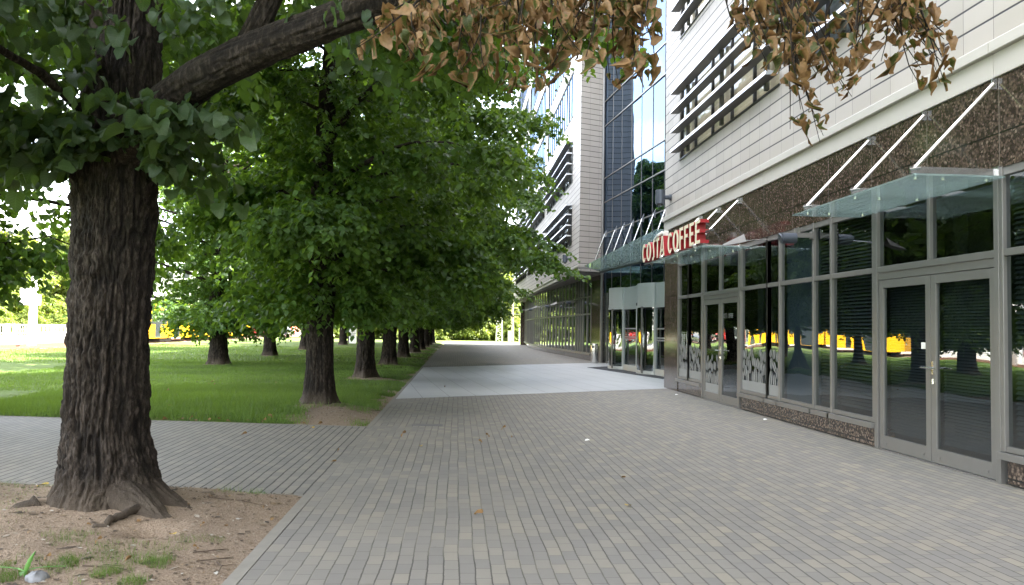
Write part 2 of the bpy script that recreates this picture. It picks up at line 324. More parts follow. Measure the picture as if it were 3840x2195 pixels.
def np_mesh(name, V, F, mat, attrs=None, smooth=False):
    """V (n,3), F (m,k) index array; attrs: per-vertex float arrays"""
    me = bpy.data.meshes.new(name); m, k = F.shape
    me.vertices.add(len(V)); me.vertices.foreach_set('co', np.ascontiguousarray(V, dtype=np.float32).ravel())
    me.loops.add(m*k); me.loops.foreach_set('vertex_index', np.ascontiguousarray(F, dtype=np.int32).ravel())
    me.polygons.add(m); me.polygons.foreach_set('loop_start', np.arange(0, m*k, k, dtype=np.int32))
    if smooth: me.polygons.foreach_set('use_smooth', np.ones(m, dtype=bool))
    me.update(calc_edges=True)
    for a, d in (attrs or {}).items():
        at = me.attributes.new(a, 'FLOAT', 'POINT'); at.data.foreach_set('value', np.ascontiguousarray(d, dtype=np.float32).ravel())
    me.materials.append(mat); return me
def norm(a): return a/np.maximum(np.linalg.norm(a, axis=-1, keepdims=True), 1e-9)
_tab = np.random.RandomState(5).rand(256, 256)
def vnoise(x, y):
    xi = np.floor(x).astype(int); yi = np.floor(y).astype(int); fx = x-xi; fy = y-yi; fx = fx*fx*(3-2*fx); fy = fy*fy*(3-2*fy)
    g = lambda a, b: _tab[a % 256, b % 256]
    return (g(xi, yi)*(1-fx)+g(xi+1, yi)*fx)*(1-fy)+(g(xi, yi+1)*(1-fx)+g(xi+1, yi+1)*fx)*fy
def fbm(x, y, o=4):
    s = 0; a = .5
    for i in range(o): s = s+a*vnoise(x*2**i+i*17.3, y*2**i+i*9.1); a *= .5
    return s/(1-.5**o)

# ------------------------------------------------------------------ the ground
XE = -1.259                      # left edge of the promenade
def lowY(x): return 7.48-.2*(x-XE)      # lower edge of the side path
def uppY(x): return 12.50-.175*(x-XE)   # upper edge of the side path
MB().quad((-900, -300, -.12), (900, -300, -.12), (900, 1500, -.12), (-900, 1500, -.12)).build('ground', simple('far_ground', (.12, .16, .045), .95, 0, .3, .2))['kind'] = 'structure'
MB().quad((XE, -8, 0), (9.5, -8, 0), (9.5, 84, 0), (XE, 84, 0)).build('promenade', M['paver'])['kind'] = 'structure'
MB().prism([(XE-.002, lowY(XE)), (XE-.002, uppY(XE)), (-23, uppY(-23)), (-23, lowY(-23))], -.10, -.004).build('side_path', M['paver'])['kind'] = 'structure'
MB().prism([(XE-.02, 17.38), (5.65, 21.42), (9.4, 23.6), (9.4, 39.5), (6.63, 37.9), (XE-.02, 31.4)], -.05, .004).build('granite_paving', M['slab'])['kind'] = 'structure'
kb = MB(); kb.box(XE-.09, XE-.003, -8, lowY(XE)-.003, -.1, .003); kb.box(XE-.09, XE-.003, uppY(XE)+.003, 58, -.1, .003)
kb.bar((XE-.08, lowY(XE)-.04, -.05), (-23, lowY(-23)-.04, -.05), .05, .098); kb.bar((XE-.08, uppY(XE)+.04, -.05), (-23, uppY(-23)+.04, -.05), .05, .098)
kb.build('kerb_strip', simple('grey_kerb', (.20, .186, .162), .85, 0, .2, 9, .3, .3))['kind'] = 'structure'
MB().box(-23, XE-.09, 58.3, 59.8, -.1, .0).build('cross_path', M['concrete'])['kind'] = 'structure'

ROW1 = [(-2.83, 6.8), (-2.56, 15.4), (-2.64, 23.7), (-2.65, 32.0), (-2.62, 40.0), (-2.5, 47.9), (-2.45, 54.6), (-2.4, 62.4), (-2.4, 70.6), (-2.4, 78.6)]
ROW2 = [(-8.75, 12.6), (-8.75, 30.4), (-8.96, 39.5), (-9.3, 50.4), (-9.15, 65.7), (-9.8, 76.0)]
def soil(x, y):
    n = fbm(x*1.3+40, y*1.3+11); s = np.zeros_like(x)
    near = np.clip((lowY(x)+.2-y)/.5, 0, 1); s = np.maximum(s, near*1.0)
    d2 = np.hypot((x+1.75)/.95, (y-13.9)/1.5); s = np.maximum(s, np.clip((1.0-d2+(n-.5)*1.9)*1.8, 0, 1))
    e = np.clip((x+1.75-(n-.5)*1.8)/.5, 0, 1)*np.clip((21-y)/2.0, 0, 1); s = np.maximum(s, e)
    e2 = np.clip((x+1.55-(n-.5)*.8)/.25, 0, 1); s = np.maximum(s, e2*.8)
    for i, (tx, ty) in enumerate(ROW1+ROW2):
        d = np.hypot(x-tx, y-ty); s = np.maximum(s, np.clip((.62-d+(n-.5)*.5)*4, 0, 1))
        d = np.hypot((x-tx-.5)/1.3, (y-ty+.45)/.45); s = np.maximum(s, np.clip((.8-d+(n-.5)*.9)*3, 0, .8) if i < len(ROW1) else 0)
    return s
def lawn_h(x, y):
    h = (fbm(x*.8, y*.8+3)-.5)*.05+(fbm(x*4, y*4)-.5)*.03
    ed = np.clip(np.minimum.reduce([XE-.09-x, np.abs(y-lowY(x)), np.abs(y-uppY(x))])/.5, 0, 1)
    h = h*(.25+.75*ed)-.012+.05*ed
    d = np.hypot(x+2.83, y-6.8); h = h+.10*np.exp(-(d/.8)**2)+.02*np.sin(x*5)*np.cos(y*4)*np.exp(-(d/1.5)**2)
    h = h-.11*np.exp(-((x+2.17)/.16)**2-((y-5.98)/.12)**2)         # scraped hollow under the root
    for tx, ty in ROW1[1:]+ROW2: h = h+.07*np.exp(-(np.hypot(x-tx, y-ty)/.6)**2)
    return h
def lawn_patch(name, x0, x1, ya, yb, nx, ny):
    U, Vv = np.meshgrid(np.linspace(0, 1, nx), np.linspace(0, 1, ny)); X = x0+(x1-x0)*(1-(1-U)**1.0)
    Y = ya(X)+(yb(X)-ya(X))*Vv; Z = lawn_h(X, Y)
    i = (np.arange(ny-1)[:, None]*nx+np.arange(nx-1)[None, :]).ravel()
    F = np.stack([i, i+1, i+nx+1, i+nx], 1)
    o = link(name, np_mesh(name, np.stack([X, Y, Z], -1).reshape(-1, 3), F, M['lawn'], {'soil': soil(X, Y).ravel()}, True)); o['kind'] = 'structure'
k0 = lambda x: x*0
lawn_patch('bare_soil', -7.5, XE-.091, lambda x: k0(x)+2.5, lambda x: lowY(x)-.078, 260, 220)
lawn_patch('lawn', -23, XE-.081, lambda x: uppY(x)+.078, lambda x: k0(x)+58.3, 300, 500)
lawn_patch('far_lawn', -23, XE-.081, lambda x: k0(x)+59.8, lambda x: k0(x)+100, 120, 160)
g0 = MB(); g0.quad((XE-.08, 84, -.02), (40, 84, -.02), (40, 140, .1), (XE-.08, 140, .1)); g0.quad((-23, 100, -.02), (XE-.08, 100, -.02), (XE-.08, 140, .1), (-23, 140, .1))
g0.build('end_lawn', simple('sunny_far_grass', (.13, .17, .03), .95, 0, .25, 1.5))['kind'] = 'structure'
# tram line, platform, road
tb = MB(); tb.box(-29.6, -23, -20, 220, -.1, -.02); tb.build('track_bed', M['gravel'])['kind'] = 'structure'
rl = MB()
for x in (-24.2, -25.63, -27.1, -28.53): rl.box(x-.04, x+.04, -20, 220, -.02, .06)
rl.build('tram_rails', M['rail'])['kind'] = 'structure'
MB().box(-33.0, -29.6, 20, 160, -.1, .16).build('tram_platform', M['concrete'])['kind'] = 'structure'
MB().box(-46, -33.0, -20, 260, -.1, -.03).build('road', M['asphalt'])['kind'] = 'structure'
MB().box(-120, -46, -20, 260, -.1, .02).build('park_lawn', simple('sunny_park_grass', (.12, .16, .035), .95, 0, .25, 1))['kind'] = 'structure'

# grass blades on the lawn and weeds on the soil: nobody could count them
def grass_mesh():
    rs = np.random.RandomState(3); Vs = []; vv = []
    def strip(n, x0, x1, y0, y1, hmin, hmax, w, keep):
        x = rs.uniform(x0, x1, n); y = rs.uniform(y0, y1, n)
        ok = keep(x, y, rs.rand(n)); x = x[ok]; y = y[ok]; n = len(x); z = lawn_h(x, y)-.01
        tuft = fbm(x*2.5, y*2.5); h = rs.uniform(hmin, hmax, n)*(.45+1.1*tuft); a = rs.uniform(0, 2*np.pi, n); ln = rs.uniform(.1, .7, n)*h
        b = rs.uniform(0, 2*np.pi, n); wx, wy = np.cos(a)*w, np.sin(a)*w
        P = np.empty((n, 3, 3)); P[:, 0] = np.stack([x-wx, y-wy, z], 1); P[:, 1] = np.stack([x+wx, y+wy, z], 1); P[:, 2] = np.stack([x+np.cos(b)*ln, y+np.sin(b)*ln, z+h], 1)
        Vs.append(P.reshape(-1, 3)); vv.append(np.repeat(np.clip(rs.rand(n)*.55+1.5*(fbm(x*.6, y*.6+9)-.36), 0, 1), 3))
    lawnk = lambda x, y, r: (r > soil(x, y)*1.05-.02) & (y > uppY(x)+.06) & (x < XE-.09)
    strip(150000, -8.5, XE-.1, 12.4, 20, .04, .12, .0045, lawnk)
    strip(120000, -13, XE-.1, 18, 34, .03, .09, .006, lawnk)
    strip(60000, -23, XE-.1, 30, 58, .03, .10, .012, lawnk)
    nk = lambda x, y, r: (y < lowY(x)-.09) & (x < XE-.12) & (fbm(x*1.9+3, y*1.9+7) > .50) & (r > .25) & (np.hypot(x+2.83, y-6.8) > .6)
    strip(16000, -3.4, -1.6, 4.3, 5.9, .012, .06, .0016, lambda x, y, r: nk(x, y, r) & (fbm(x*3.1, y*3.1) > .47))
    strip(9000, -7, -3.1, 5.0, 8.0, .012, .05, .0018, nk)
    strip(9000, -2.75, -1.75, 4.75, 5.45, .02, .085, .0014, lambda x, y, r: (fbm(x*5+3, y*5+1) > .50) & (y < 5.5))
    edge = lambda x, y, r: (np.abs(y-lowY(x)+.2) < .13) & (fbm(x*2.1+8, 0*y) > .47) & (r > .2)
    strip(12000, -6.5, XE-.12, 6.9, 8.7, .02, .075, .002, edge)
    V = np.concatenate(Vs); F = np.arange(len(V)).reshape(-1, 3)
    return np_mesh('grass', V, F, M['grass'], {'v': np.concatenate(vv)})
tag(link('grass', grass_mesh()), 'short green grass growing over the shaded lawn under the trees', 'grass', kind='stuff')

# ------------------------------------------------------------------ leaves, sprays, trunks
T_SIMPLE = np.array([(0,0,0),(-.42,.22,.09),(-.36,.70,.06),(0,1.05,-.10),(.36,.70,.06),(.42,.22,.09)]); F_SIMPLE = np.array([(0,3,2,1),(0,5,4,3)])
def heart(fold, droop, curl, twist):
    m = [(0,0,0),(0,.35,-.01),(0,.70,-.02-droop*.3),(0,1.08,-.04-droop)]
    l = [(-.24,-.13,.03),(-.50,.12,.08),(-.50,.52,.06-droop*.2),(-.20,.90,-.03-droop*.6)]
    V = list(m)
    for sg in (1, -1):
        for x, y, z in l:
            xx = x*(1-curl*.55); V.append((sg*xx+twist*y*y*.3, y, z*(1+fold*3)+abs(x)*curl*1.1+sg*twist*.25*y))
    F = [(0,1,5,4),(1,2,6,5),(2,3,7,6),(1,0,8,9),(2,1,9,10),(3,2,10,11)]
    return np.array(V), np.array(F)
T_HEART = [heart(.6, .15, 0, 0), heart(1.2, .05, .15, .1), heart(.3, .3, .1, -.15)]
T_DRY = [heart(.8, .3, 1.25, .6), heart(1.2, .6, 1.45, -.8), heart(.6, .1, .8, .4), heart(.5, .2, .3, -.3)]
E_HEART = np.array([0, .15, .25, 1, .6, 1, 1, 1, .6, 1, 1, 1.])
LUV = []
def leaf_batch(P, AX, NR, S, rs, tmpl):
    V0, F0 = tmpl; n = len(P); AX = norm(AX); B = norm(np.cross(NR, AX)); N = np.cross(AX, B)
    V = P[:, None]+S[:, None, None]*(V0[None, :, :1]*B[:, None]+V0[None, :, 1:2]*AX[:, None]+V0[None, :, 2:3]*N[:, None])
    F = (F0[None]+(np.arange(n)*len(V0))[:, None, None]).reshape(-1, F0.shape[1])
    v = np.repeat(rs.rand(n), len(V0)); LUV.append(np.tile(V0[:, :2], (n, 1)))
    return V.reshape(-1, 3), F, v
def spray(O, D, LN, nl, rs, droop=.5, hang=.45, jit=.03):
    """leaf positions, axes and normals along drooping twigs"""
    D = norm(D); n = len(O); t = (np.arange(nl)+.7)/nl; sg = np.where(np.arange(nl) % 2, 1., -1.)
    P = O[:, None]+D[:, None]*(LN[:, None]*t)[..., None]; P[..., 2] -= droop*LN[:, None]*t[None]**2
    TG = np.repeat(D[:, None], nl, 1).copy(); TG[..., 2] -= 2*droop*t[None]; TG = norm(TG)
    SD = norm(np.cross(TG, np.array([0, 0, 1.]))+1e-4)
    AX = TG*.55+SD*sg[None, :, None]*.8+rs.normal(0, .28, (n, nl, 3)); AX[..., 2] -= hang
    NR = rs.normal(0, .42, (n, nl, 3)); NR[..., 2] += 1; NR += SD*sg[None, :, None]*.25
    P = P+rs.normal(0, jit, P.shape)
    return P.reshape(-1, 3), AX.reshape(-1, 3), NR.reshape(-1, 3)
ASYM = {11: .50, 12: .5, 23: .42}; ASEED = [0]        # crowns of the row lean towards the open paving
def branch_set(rs, nb, H, Rm, zlow, skirt=.72, zbias=1.0):
    u = rs.rand(nb)**zbias; zt = zlow+(H-zlow)*u*.97
    th = np.arange(nb)*2.399963+rs.normal(0, .35, nb)
    prof = np.minimum(1, skirt+u*1.5)*np.sqrt(np.maximum(0, 1-u**2.3))
    r = Rm*prof*rs.uniform(.72, 1.08, nb)+.25
    lump = .82+.36*vnoise(th*1.3+7, u*4); r = r*lump*(1-ASYM.get(ASEED[0], 0)*np.maximum(0, -np.cos(th)))
    z0 = np.clip(zt-r*rs.uniform(.1, .55, nb)+.4, 1.9, H*.86)
    p0 = np.stack([0*r, 0*r, z0], 1); p2 = np.stack([r*np.cos(th), r*np.sin(th), zt], 1)
    p1 = p0*.45+p2*.55; p1[:, 2] = np.maximum(p0[:, 2], p2[:, 2])+r*rs.uniform(.05, .25, nb)
    return p0, p1, p2, r, th
def bez(p0, p1, p2, t): return p0*(1-t)**2+2*p1*t*(1-t)+p2*t*t
def crown_mesh(name, seed, H, Rm, zlow, nb, ncl, nl, size, mat, skirt=.72, zbias=1.0, keep=None, inner=True):
    rs = np.random.RandomState(seed); ASEED[0] = seed; p0, p1, p2, r, th = branch_set(rs, nb, H, Rm, zlow, skirt, zbias)
    b = np.repeat(np.arange(nb), ncl); NS = 9; k = rs.randint(0, NS, len(b)); idx = b*NS+k          # boughs > side shoots > sprays
    tk = (1-.68*rs.rand(nb*NS)**1.25)[idx]; an = (np.repeat(th, NS)+rs.normal(0, .85, nb*NS))[idx]; ls = (np.repeat(.35+.17*r, NS)*rs.uniform(.55, 1.25, nb*NS))[idx]
    sl_ = rs.rand(len(b))**.7; up_ = rs.normal(.02, .16, nb*NS)[idx]; t = tk
    P = bez(p0[b], p1[b], p2[b], tk[:, None])+np.stack([np.cos(an)*ls*sl_, np.sin(an)*ls*sl_, ls*(up_*sl_-.34*sl_**2)], 1)
    P += rs.normal(0, 1, P.shape)*np.array([.13, .13, .07])*(.6+.8*sl_)[:, None]
    D = np.stack([np.cos(an), np.sin(an), 0*t], 1)*.9+rs.normal(0, .6, P.shape)*np.array([1, 1, .35]); D[:, 2] -= .15
    ni = int(nb*ncl*.20); a = rs.uniform(0, 6.28, ni); ri = .25+1.3*rs.rand(ni)**1.5; zi = zlow-.25+(6.5-zlow)*rs.rand(ni)**1.2
    if inner: P = np.concatenate([P, np.stack([ri*np.cos(a), ri*np.sin(a), zi], 1)]); D = np.concatenate([D, np.stack([np.cos(a), np.sin(a), rs.uniform(-.3, .4, ni)], 1)])
    if keep is not None:
        ok = keep(P); P, D = P[ok], D[ok]
    LN = rs.uniform(.35, .75, len(P)); q = spray(P, D, LN, nl, rs, .45, .55, .035)
    V, F, v = leaf_batch(*q, rs.uniform(.7, 1.2, len(q[0]))*size, rs, (T_SIMPLE, F_SIMPLE))
    return np_mesh(name, V, F, mat, {'v': v})
def branch_mesh(name, seed, H, Rm, zlow, nb, rt, skirt=.72, zbias=1.0, zmin=0.0):
    rs = np.random.RandomState(seed); ASEED[0] = seed; p0, p1, p2, r, th = branch_set(rs, nb, H, Rm, zlow, skirt, zbias); g = MB()
    for i in range(nb):
        a = min(.09, .02+.014*r[i])
        g.tube([bez(p0[i], p1[i], p2[i], t)+rs.normal(0, .04, 3)*(t > 0) for t in (0, .2, .4, .6, .8, 1)], [a, a*.8, a*.62, a*.45, a*.3, a*.12], 5, cap=False)
    me = bpy.data.meshes.new(name); me.from_pydata(g.v, [], g.f); me.materials.append(M['bark']); me.polygons.foreach_set('use_smooth', [True]*len(me.polygons)); return me
def vn_p(x, y, px):
    xi = np.floor(x).astype(int); yi = np.floor(y).astype(int); fx = x-xi; fy = y-yi; fx = fx*fx*(3-2*fx); fy = fy*fy*(3-2*fy)
    g = lambda a, b: _tab[a % px, b % 256]
    return (g(xi, yi)*(1-fx)+g(xi+1, yi)*fx)*(1-fy)+(g(xi, yi+1)*(1-fx)+g(xi+1, yi+1)*fx)*fy
def trunk_mesh(name, prof, nth, nz, amp, lobes, seed=0, furrows=26, knots=(), z1=None):
    """furrowed trunk: prof rows are z, cx, cy, r"""
    prof = np.array(prof); zt = prof[-1, 0]; u = np.linspace(0, 1, nz)**1.15; z = -.12+(zt+.12)*u
    cx, cy, rr = (np.interp(z, prof[:, 0], prof[:, i]) for i in (1, 2, 3)); TH = np.linspace(0, 2*np.pi, nth, endpoint=False)
    T, Z = np.meshgrid(TH, z); Rr = np.repeat(rr[:, None], nth, 1); o = seed*13.7
    for a, wd, amt, hh in lobes:
        d = (T-a+np.pi) % (2*np.pi)-np.pi; Rr = Rr+amt*np.exp(-(d/wd)**2)*np.exp(-np.maximum(Z, 0)/hh)
    q = T/(2*np.pi); warp = (vn_p(q*8, Z*1.6+o, 8)-.5)*.9+(vn_p(q*20, Z*4+o, 20)-.5)*.35
    n1 = vn_p((q*furrows+warp) % furrows, Z*2.6+o, furrows); n2 = vn_p((q*furrows*2+warp*1.7) % (furrows*2), Z*7.5+o+50, furrows*2); n3 = vn_p(q*furrows*4, Z*34+o, furrows*4)
    rid = .62*np.abs(2*n1-1)+.38*np.abs(2*n2-1); cav = np.clip(1.1-rid*2.4, 0, 1)
    fine = vn_p(q*furrows*2, Z*9+o+90, furrows*2)
    dsp = amp*(np.minimum(rid*1.5, 1)-.6)+amp*.5*(n3-.5)+amp*.5*(fine-.5)+.05*Rr*(vn_p(q*6, Z*.9+o, 6)-.5)
    for ka, kz, kr in knots:
        d = ((T-ka+np.pi) % (2*np.pi)-np.pi)*Rr; e = np.hypot(d, Z-kz); dsp += .02*np.exp(-((e-kr)/.025)**2)-.02*np.exp(-(e/.03)**2)+.012*np.exp(-(e/(kr*1.2))**2)
    Rr = Rr+dsp; X = cx[:, None]+Rr*np.cos(T); Y = cy[:, None]+Rr*np.sin(T)
    i = (np.arange(nz-1)[:, None]*nth+np.arange(nth)[None]).ravel(); j = (np.arange(nz-1)[:, None]*nth+(np.arange(nth)[None]+1) % nth).ravel()
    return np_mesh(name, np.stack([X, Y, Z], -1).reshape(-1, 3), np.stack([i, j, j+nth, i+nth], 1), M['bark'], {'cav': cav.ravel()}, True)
LOBES = [(.3, .35, .17, .17), (1.6, .4, .12, .2), (2.7, .35, .18, .15), (3.9, .4, .12, .16), (5.1, .4, .20, .16)]
def std_prof(r, H, seed):
    rs = np.random.RandomState(seed); w = rs.normal(0, .05, (6, 2))
    return [(-.12, 0, 0, r*1.35), (.25, 0, 0, r*1.17), (.7, 0, 0, r*1.03), (1.6, w[1, 0]*.4, w[1, 1]*.4, r*.97), (2.6, w[2, 0], w[2, 1], r*1.0), (4.2, w[3, 0]*2, w[3, 1]*2, r*.78), (7, w[4, 0]*3, w[4, 1]*3, r*.5), (H*.9, 0, 0, r*.1)]
KIND = {}
def kind(key, seed, H, Rm, zlow, nb, ncl, nl, size, r, leaf, skirt=.72, zbias=1.0, nth=120, nz=220):
    KIND[key] = (trunk_mesh('trunk', std_prof(r, H, seed), nth, nz, .030, LOBES, seed), branch_mesh('branches', seed, H, Rm, zlow, nb, r, skirt, zbias),
                 crown_mesh('crown', seed, H, Rm, zlow, nb, ncl, nl, size, leaf, skirt, zbias))
def tree(key, name, label, loc, rz=0, sc=1.0, group=None, cat='tree'):
    t = thing(name, label, cat, loc, group, rz, sc if not isinstance(sc, tuple) else 1.0)
    if isinstance(sc, tuple): t.scale = sc
    for nm, me in zip(('trunk', 'branches', 'crown'), KIND[key]): link(nm, me, t)
    return t
kind('second', 11, 13.2, 3.45, 2.05, 56, 100, 14, .108, .25, M['leaf'], .72, .8)
kind('row', 12, 13.2, 4.4, 2.1, 58, 104, 14, .115, .225, M['leaf'], .70, .8)
kind('row_b', 23, 13.8, 4.6, 2.2, 60, 104, 14, .118, .225, M['leaf'], .74, .85)
kind('low', 37, 12.8, 4.6, 1.5, 62, 84, 13, .12, .31, M['leaf'], .80, .8)
kind('lawn', 29, 13.4, 4.4, 2.1, 58, 84, 13, .122, .29, M['leaf'], .75, .85)
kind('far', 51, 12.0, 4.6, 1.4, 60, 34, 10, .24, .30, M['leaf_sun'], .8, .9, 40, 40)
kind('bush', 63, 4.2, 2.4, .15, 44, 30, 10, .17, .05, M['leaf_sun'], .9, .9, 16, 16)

row_labels = ['second linden along the paving edge, trunk standing in bare sandy soil', 'third linden along the paving edge, with a thick bend high in its trunk', 'fourth linden along the paving edge, just past the pale granite strip',
 'fifth linden of the row beside the paving', 'sixth linden of the row beside the paving', 'seventh linden of the row, before the concrete cross path', 'eighth linden of the row, behind the concrete cross path', 'ninth linden of the row beside the paving', 'farthest linden of the row at the sunny end of the paving']
for i, ((x, y), lb) in enumerate(zip(ROW1[1:], row_labels)):
    tree('second' if i == 0 else 'row' if i % 2 == 0 else 'row_b', 'linden_tree', lb, (x, y, .0), [.1, -.35, .5, .2, -.5, -.2, .4, .3, -.3][i], [1.0, (1.10, 1.10, 1.0), (1.16, 1.16, 1.03), (1.08, 1.08, 1), (1.1, 1.1, 1.02), (1.05, 1.05, 1), 1.0, 1.03, 1.0][i], 'lindens in a row along the paving')
tree('row', 'linden_tree', 'unseen linden added to the row behind the viewpoint for its shade', (-2.9, -7.2, 0), .2, 1.0, 'lindens in a row along the paving')  # added out of view so its crown darkens the foreground
row2_labels = ['leafy linden on the lawn hanging in from the left edge', 'lawn linden with flared trunk and low hanging boughs, in front of the yellow tram', 'slimmer lawn linden with spreading roots in front of the red tram',
 'lawn linden half hidden behind the second trunk of the row', 'distant lawn linden beyond the cross path, left of the third trunk', 'most distant lawn linden next to the white board']
for i, ((x, y), lb) in enumerate(zip(ROW2, row2_labels)):
    tree('low' if i == 1 else 'lawn', 'linden_tree', lb, (x, y, .0), [.4, 3.6, 5.0, .9, 2.2, 4.1][i], [1.0, 1.0, .95, 1.0, .98, 1.0][i], 'lindens standing on the lawn')

# the big near tree
near = thing('linden_tree', 'biggest nearest linden, furrowed trunk with exposed roots and browned hanging leaves', 'tree', (-2.83, 6.8, 0), 'lindens in a row along the paving')
def rel(p): return (p[0]+2.83, p[1]-6.8, p[2])
prof1 = [(-.12, .03, 0, .46), (.12, .03, 0, .405), (.25, .045, 0, .375), (.61, 0, 0, .322), (1.33, -.007, 0, .297), (2.5, .012, 0, .312), (3.0, .02, .0, .315), (3.5, .035, .0, .285), (4.1, .045, 0, .262), (6, .1, .05, .2), (9, .1, .1, .1), (11.8, .1, .1, .03)]
lob1 = [(-.62, .30, .26, .17), (-1.35, .3, .06, .2), (-2.3, .35, .10, .16), (3.0, .35, .14, .18), (1.2, .4, .2, .2)]
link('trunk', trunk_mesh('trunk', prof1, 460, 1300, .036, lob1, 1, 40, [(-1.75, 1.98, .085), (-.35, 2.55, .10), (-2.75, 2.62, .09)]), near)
def furrowed_limb(pts, rad, seed, nth=140, amp=.016, nm='limb', sm=.3):
    P = np.array([rel(p) for p in pts]); sl = np.concatenate([[0], np.cumsum(np.linalg.norm(np.diff(P, axis=0), axis=1))]); nz = int(sl[-1]/.012); s_ = np.linspace(0, sl[-1], nz)
    C = np.stack([np.interp(s_, sl, P[:, i]) for i in range(3)], 1); k = max(3, int(sm/.012))
    for _ in range(3): C[1:-1] = np.stack([np.convolve(np.pad(C[:, i], k, mode='edge'), np.ones(2*k+1)/(2*k+1), 'valid') for i in range(3)], 1)[1:-1]
    r = np.interp(s_, sl, rad); d = norm(np.gradient(C, axis=0)); A = norm(np.cross(d, np.array([0, 0, 1.]))); B = np.cross(A, d)
    T_, Z = np.meshgrid(np.linspace(0, 2*np.pi, nth, endpoint=False), s_); q = T_/(2*np.pi); o = seed*7.3; fu = 16
    w = (vn_p(q*6, Z*2+o, 6)-.5)*.8; n1 = vn_p((q*fu+w) % fu, Z*2.2+o, fu); n2 = vn_p((q*fu*2+w) % (fu*2), Z*6+o, fu*2); n3 = vn_p(q*fu*3, Z*24+o, fu*3)
    rid = .6*np.abs(2*n1-1)+.4*np.abs(2*n2-1); cav = np.clip(1-rid*2.3, 0, 1)
    R_ = r[:, None]*(1+.16*(vn_p(q*4, Z*2.3+o, 4)-.5))+amp*(np.minimum(rid*1.5, 1)-.6)+amp*.4*(n3-.5)
    V = C[:, None]+R_[..., None]*(np.cos(T_)[..., None]*A[:, None]+np.sin(T_)[..., None]*B[:, None])
    i = (np.arange(nz-1)[:, None]*nth+np.arange(nth)[None]).ravel(); j = (np.arange(nz-1)[:, None]*nth+(np.arange(nth)[None]+1) % nth).ravel()
    link(nm, np_mesh(nm, V.reshape(-1, 3), np.stack([i, i+nth, j+nth, j], 1), M['bark'], {'cav': cav.ravel()}, True), near)
lm = MB(); rs = np.random.RandomState(8)
def limb(pts, rad, n=20):
    P = [np.array(rel(p)) for p in pts]; out = []; rr = []
    for i in range(len(P)-1):
        for t in np.linspace(0, 1, 6, endpoint=False): out.append(P[i]*(1-t)+P[i+1]*t+rs.normal(0, .006, 3)); rr.append((rad[i]*(1-t)+rad[i+1]*t)*rs.uniform(.94, 1.06))
    out.append(P[-1]); rr.append(rad[-1]); lm.tube(out, rr, n, cap=False)
furrowed_limb([(-2.8, 6.75, 2.85), (-2.42, 6.4, 3.12), (-2.1, 6.15, 3.30), (-1.75, 6.0, 3.45), (-1.3, 5.8, 3.57), (-.84, 5.6, 3.68), (-.42, 5.5, 3.79), (.3, 5.3, 4.1), (1.1, 5.0, 4.5), (2.0, 4.6, 4.8)], [.2, .17, .155, .14, .125, .115, .105, .09, .065, .03], 1)
furrowed_limb([(-1.62, 5.95, 3.45), (-1.42, 5.88, 3.8), (-1.25, 5.9, 4.4), (-.9, 6.0, 5.4)], [.10, .085, .075, .04], 4, 90)
limb([(-2.85, 6.8, 3.9), (-3.3, 6.4, 4.2), (-3.9, 5.8, 4.2), (-4.6, 5.2, 4.0)], [.10, .07, .05, .02], 10)
limb([(-2.9, 6.7, 3.1), (-3.1, 6.1, 3.35), (-3.2, 5.5, 3.4), (-3.3, 4.8, 3.3)], [.05, .035, .025, .01], 8)
for i in range(26):
    a = rs.uniform(0, 6.28); L_ = rs.uniform(2.5, 4.2); z = rs.uniform(4.6, 9.5)
    limb([(-2.75, 6.8, z-.8), (-2.75+.5*L_*math.cos(a), 6.8+.5*L_*math.sin(a), z+.4), (-2.75+L_*math.cos(a), 6.8+L_*math.sin(a), z)], [.08, .05, .012], 6)
def root(pts, rad):
    P = [np.array(rel(p)) for p in pts]; out = []; rr = []
    for i in range(len(P)-1):
        for t in np.linspace(0, 1, 5, endpoint=False): out.append(P[i]*(1-t)+P[i+1]*t+rs.normal(0, .009, 3)); rr.append((rad[i]*(1-t)+rad[i+1]*t)*rs.uniform(.88, 1.12))
    out.append(P[-1]); rr.append(rad[-1]); lm.tube(out, rr, 12)
# twigs of the hanging, scorched sprays and of the leafy shoots on the trunk
DRY = []; rs = np.random.RandomState(21)
def twig(p, q, r=.006, sag=.05, lst=None, n=14, size=.078, green=0.0):
    p, q = np.array(p, float), np.array(q, float); mid = (p+q)/2+np.array([rs.normal(0, .05), rs.normal(0, .05), -sag+rs.normal(0, .03)])
    lm.tube([rel(bez(p, mid, q, t)) for t in (0, .25, .5, .75, 1)], [r, r*.8, r*.6, r*.45, r*.25], 5, cap=False)
    for k in range(n):
        t = 1-.85*rs.rand()**1.2; c = bez(p, mid, q, t); d = q-p; d = d/np.linalg.norm(d)
        sd = np.array([d[1]+.3, -d[0], 0])+rs.normal(0, .5, 3); sd /= np.linalg.norm(sd)
        pet = sd*rs.uniform(.02, .07)
        DRY.append((c+pet, d*.4+sd*.7+np.array([0, 0, -.55])+rs.normal(0, .3, 3), np.array([0, 0, 1])+rs.normal(0, .6, 3), size*rs.uniform(.45, 1.4)))
Ys = 4.6
def fan(tops, tips, per, n, size=.078, spread=.10):
    for (tx, tz) in tips:
        sx, sz = min(tops, key=lambda a: (a[0]-tx)**2+.05*(a[1]-tz)**2)
        for k in range(per):
            y0 = Ys+rs.uniform(-.35, .6); f = y0/Ys
            twig((sx*f+rs.normal(0, .08), y0, 1.52+(sz-1.52)*f), (tx*f+rs.normal(0, spread*.6), y0+rs.normal(0, .1), 1.52+(tz-1.52)*f+rs.normal(0, spread*.5)+(.12*k/per)), .007, .04, None, n, size)
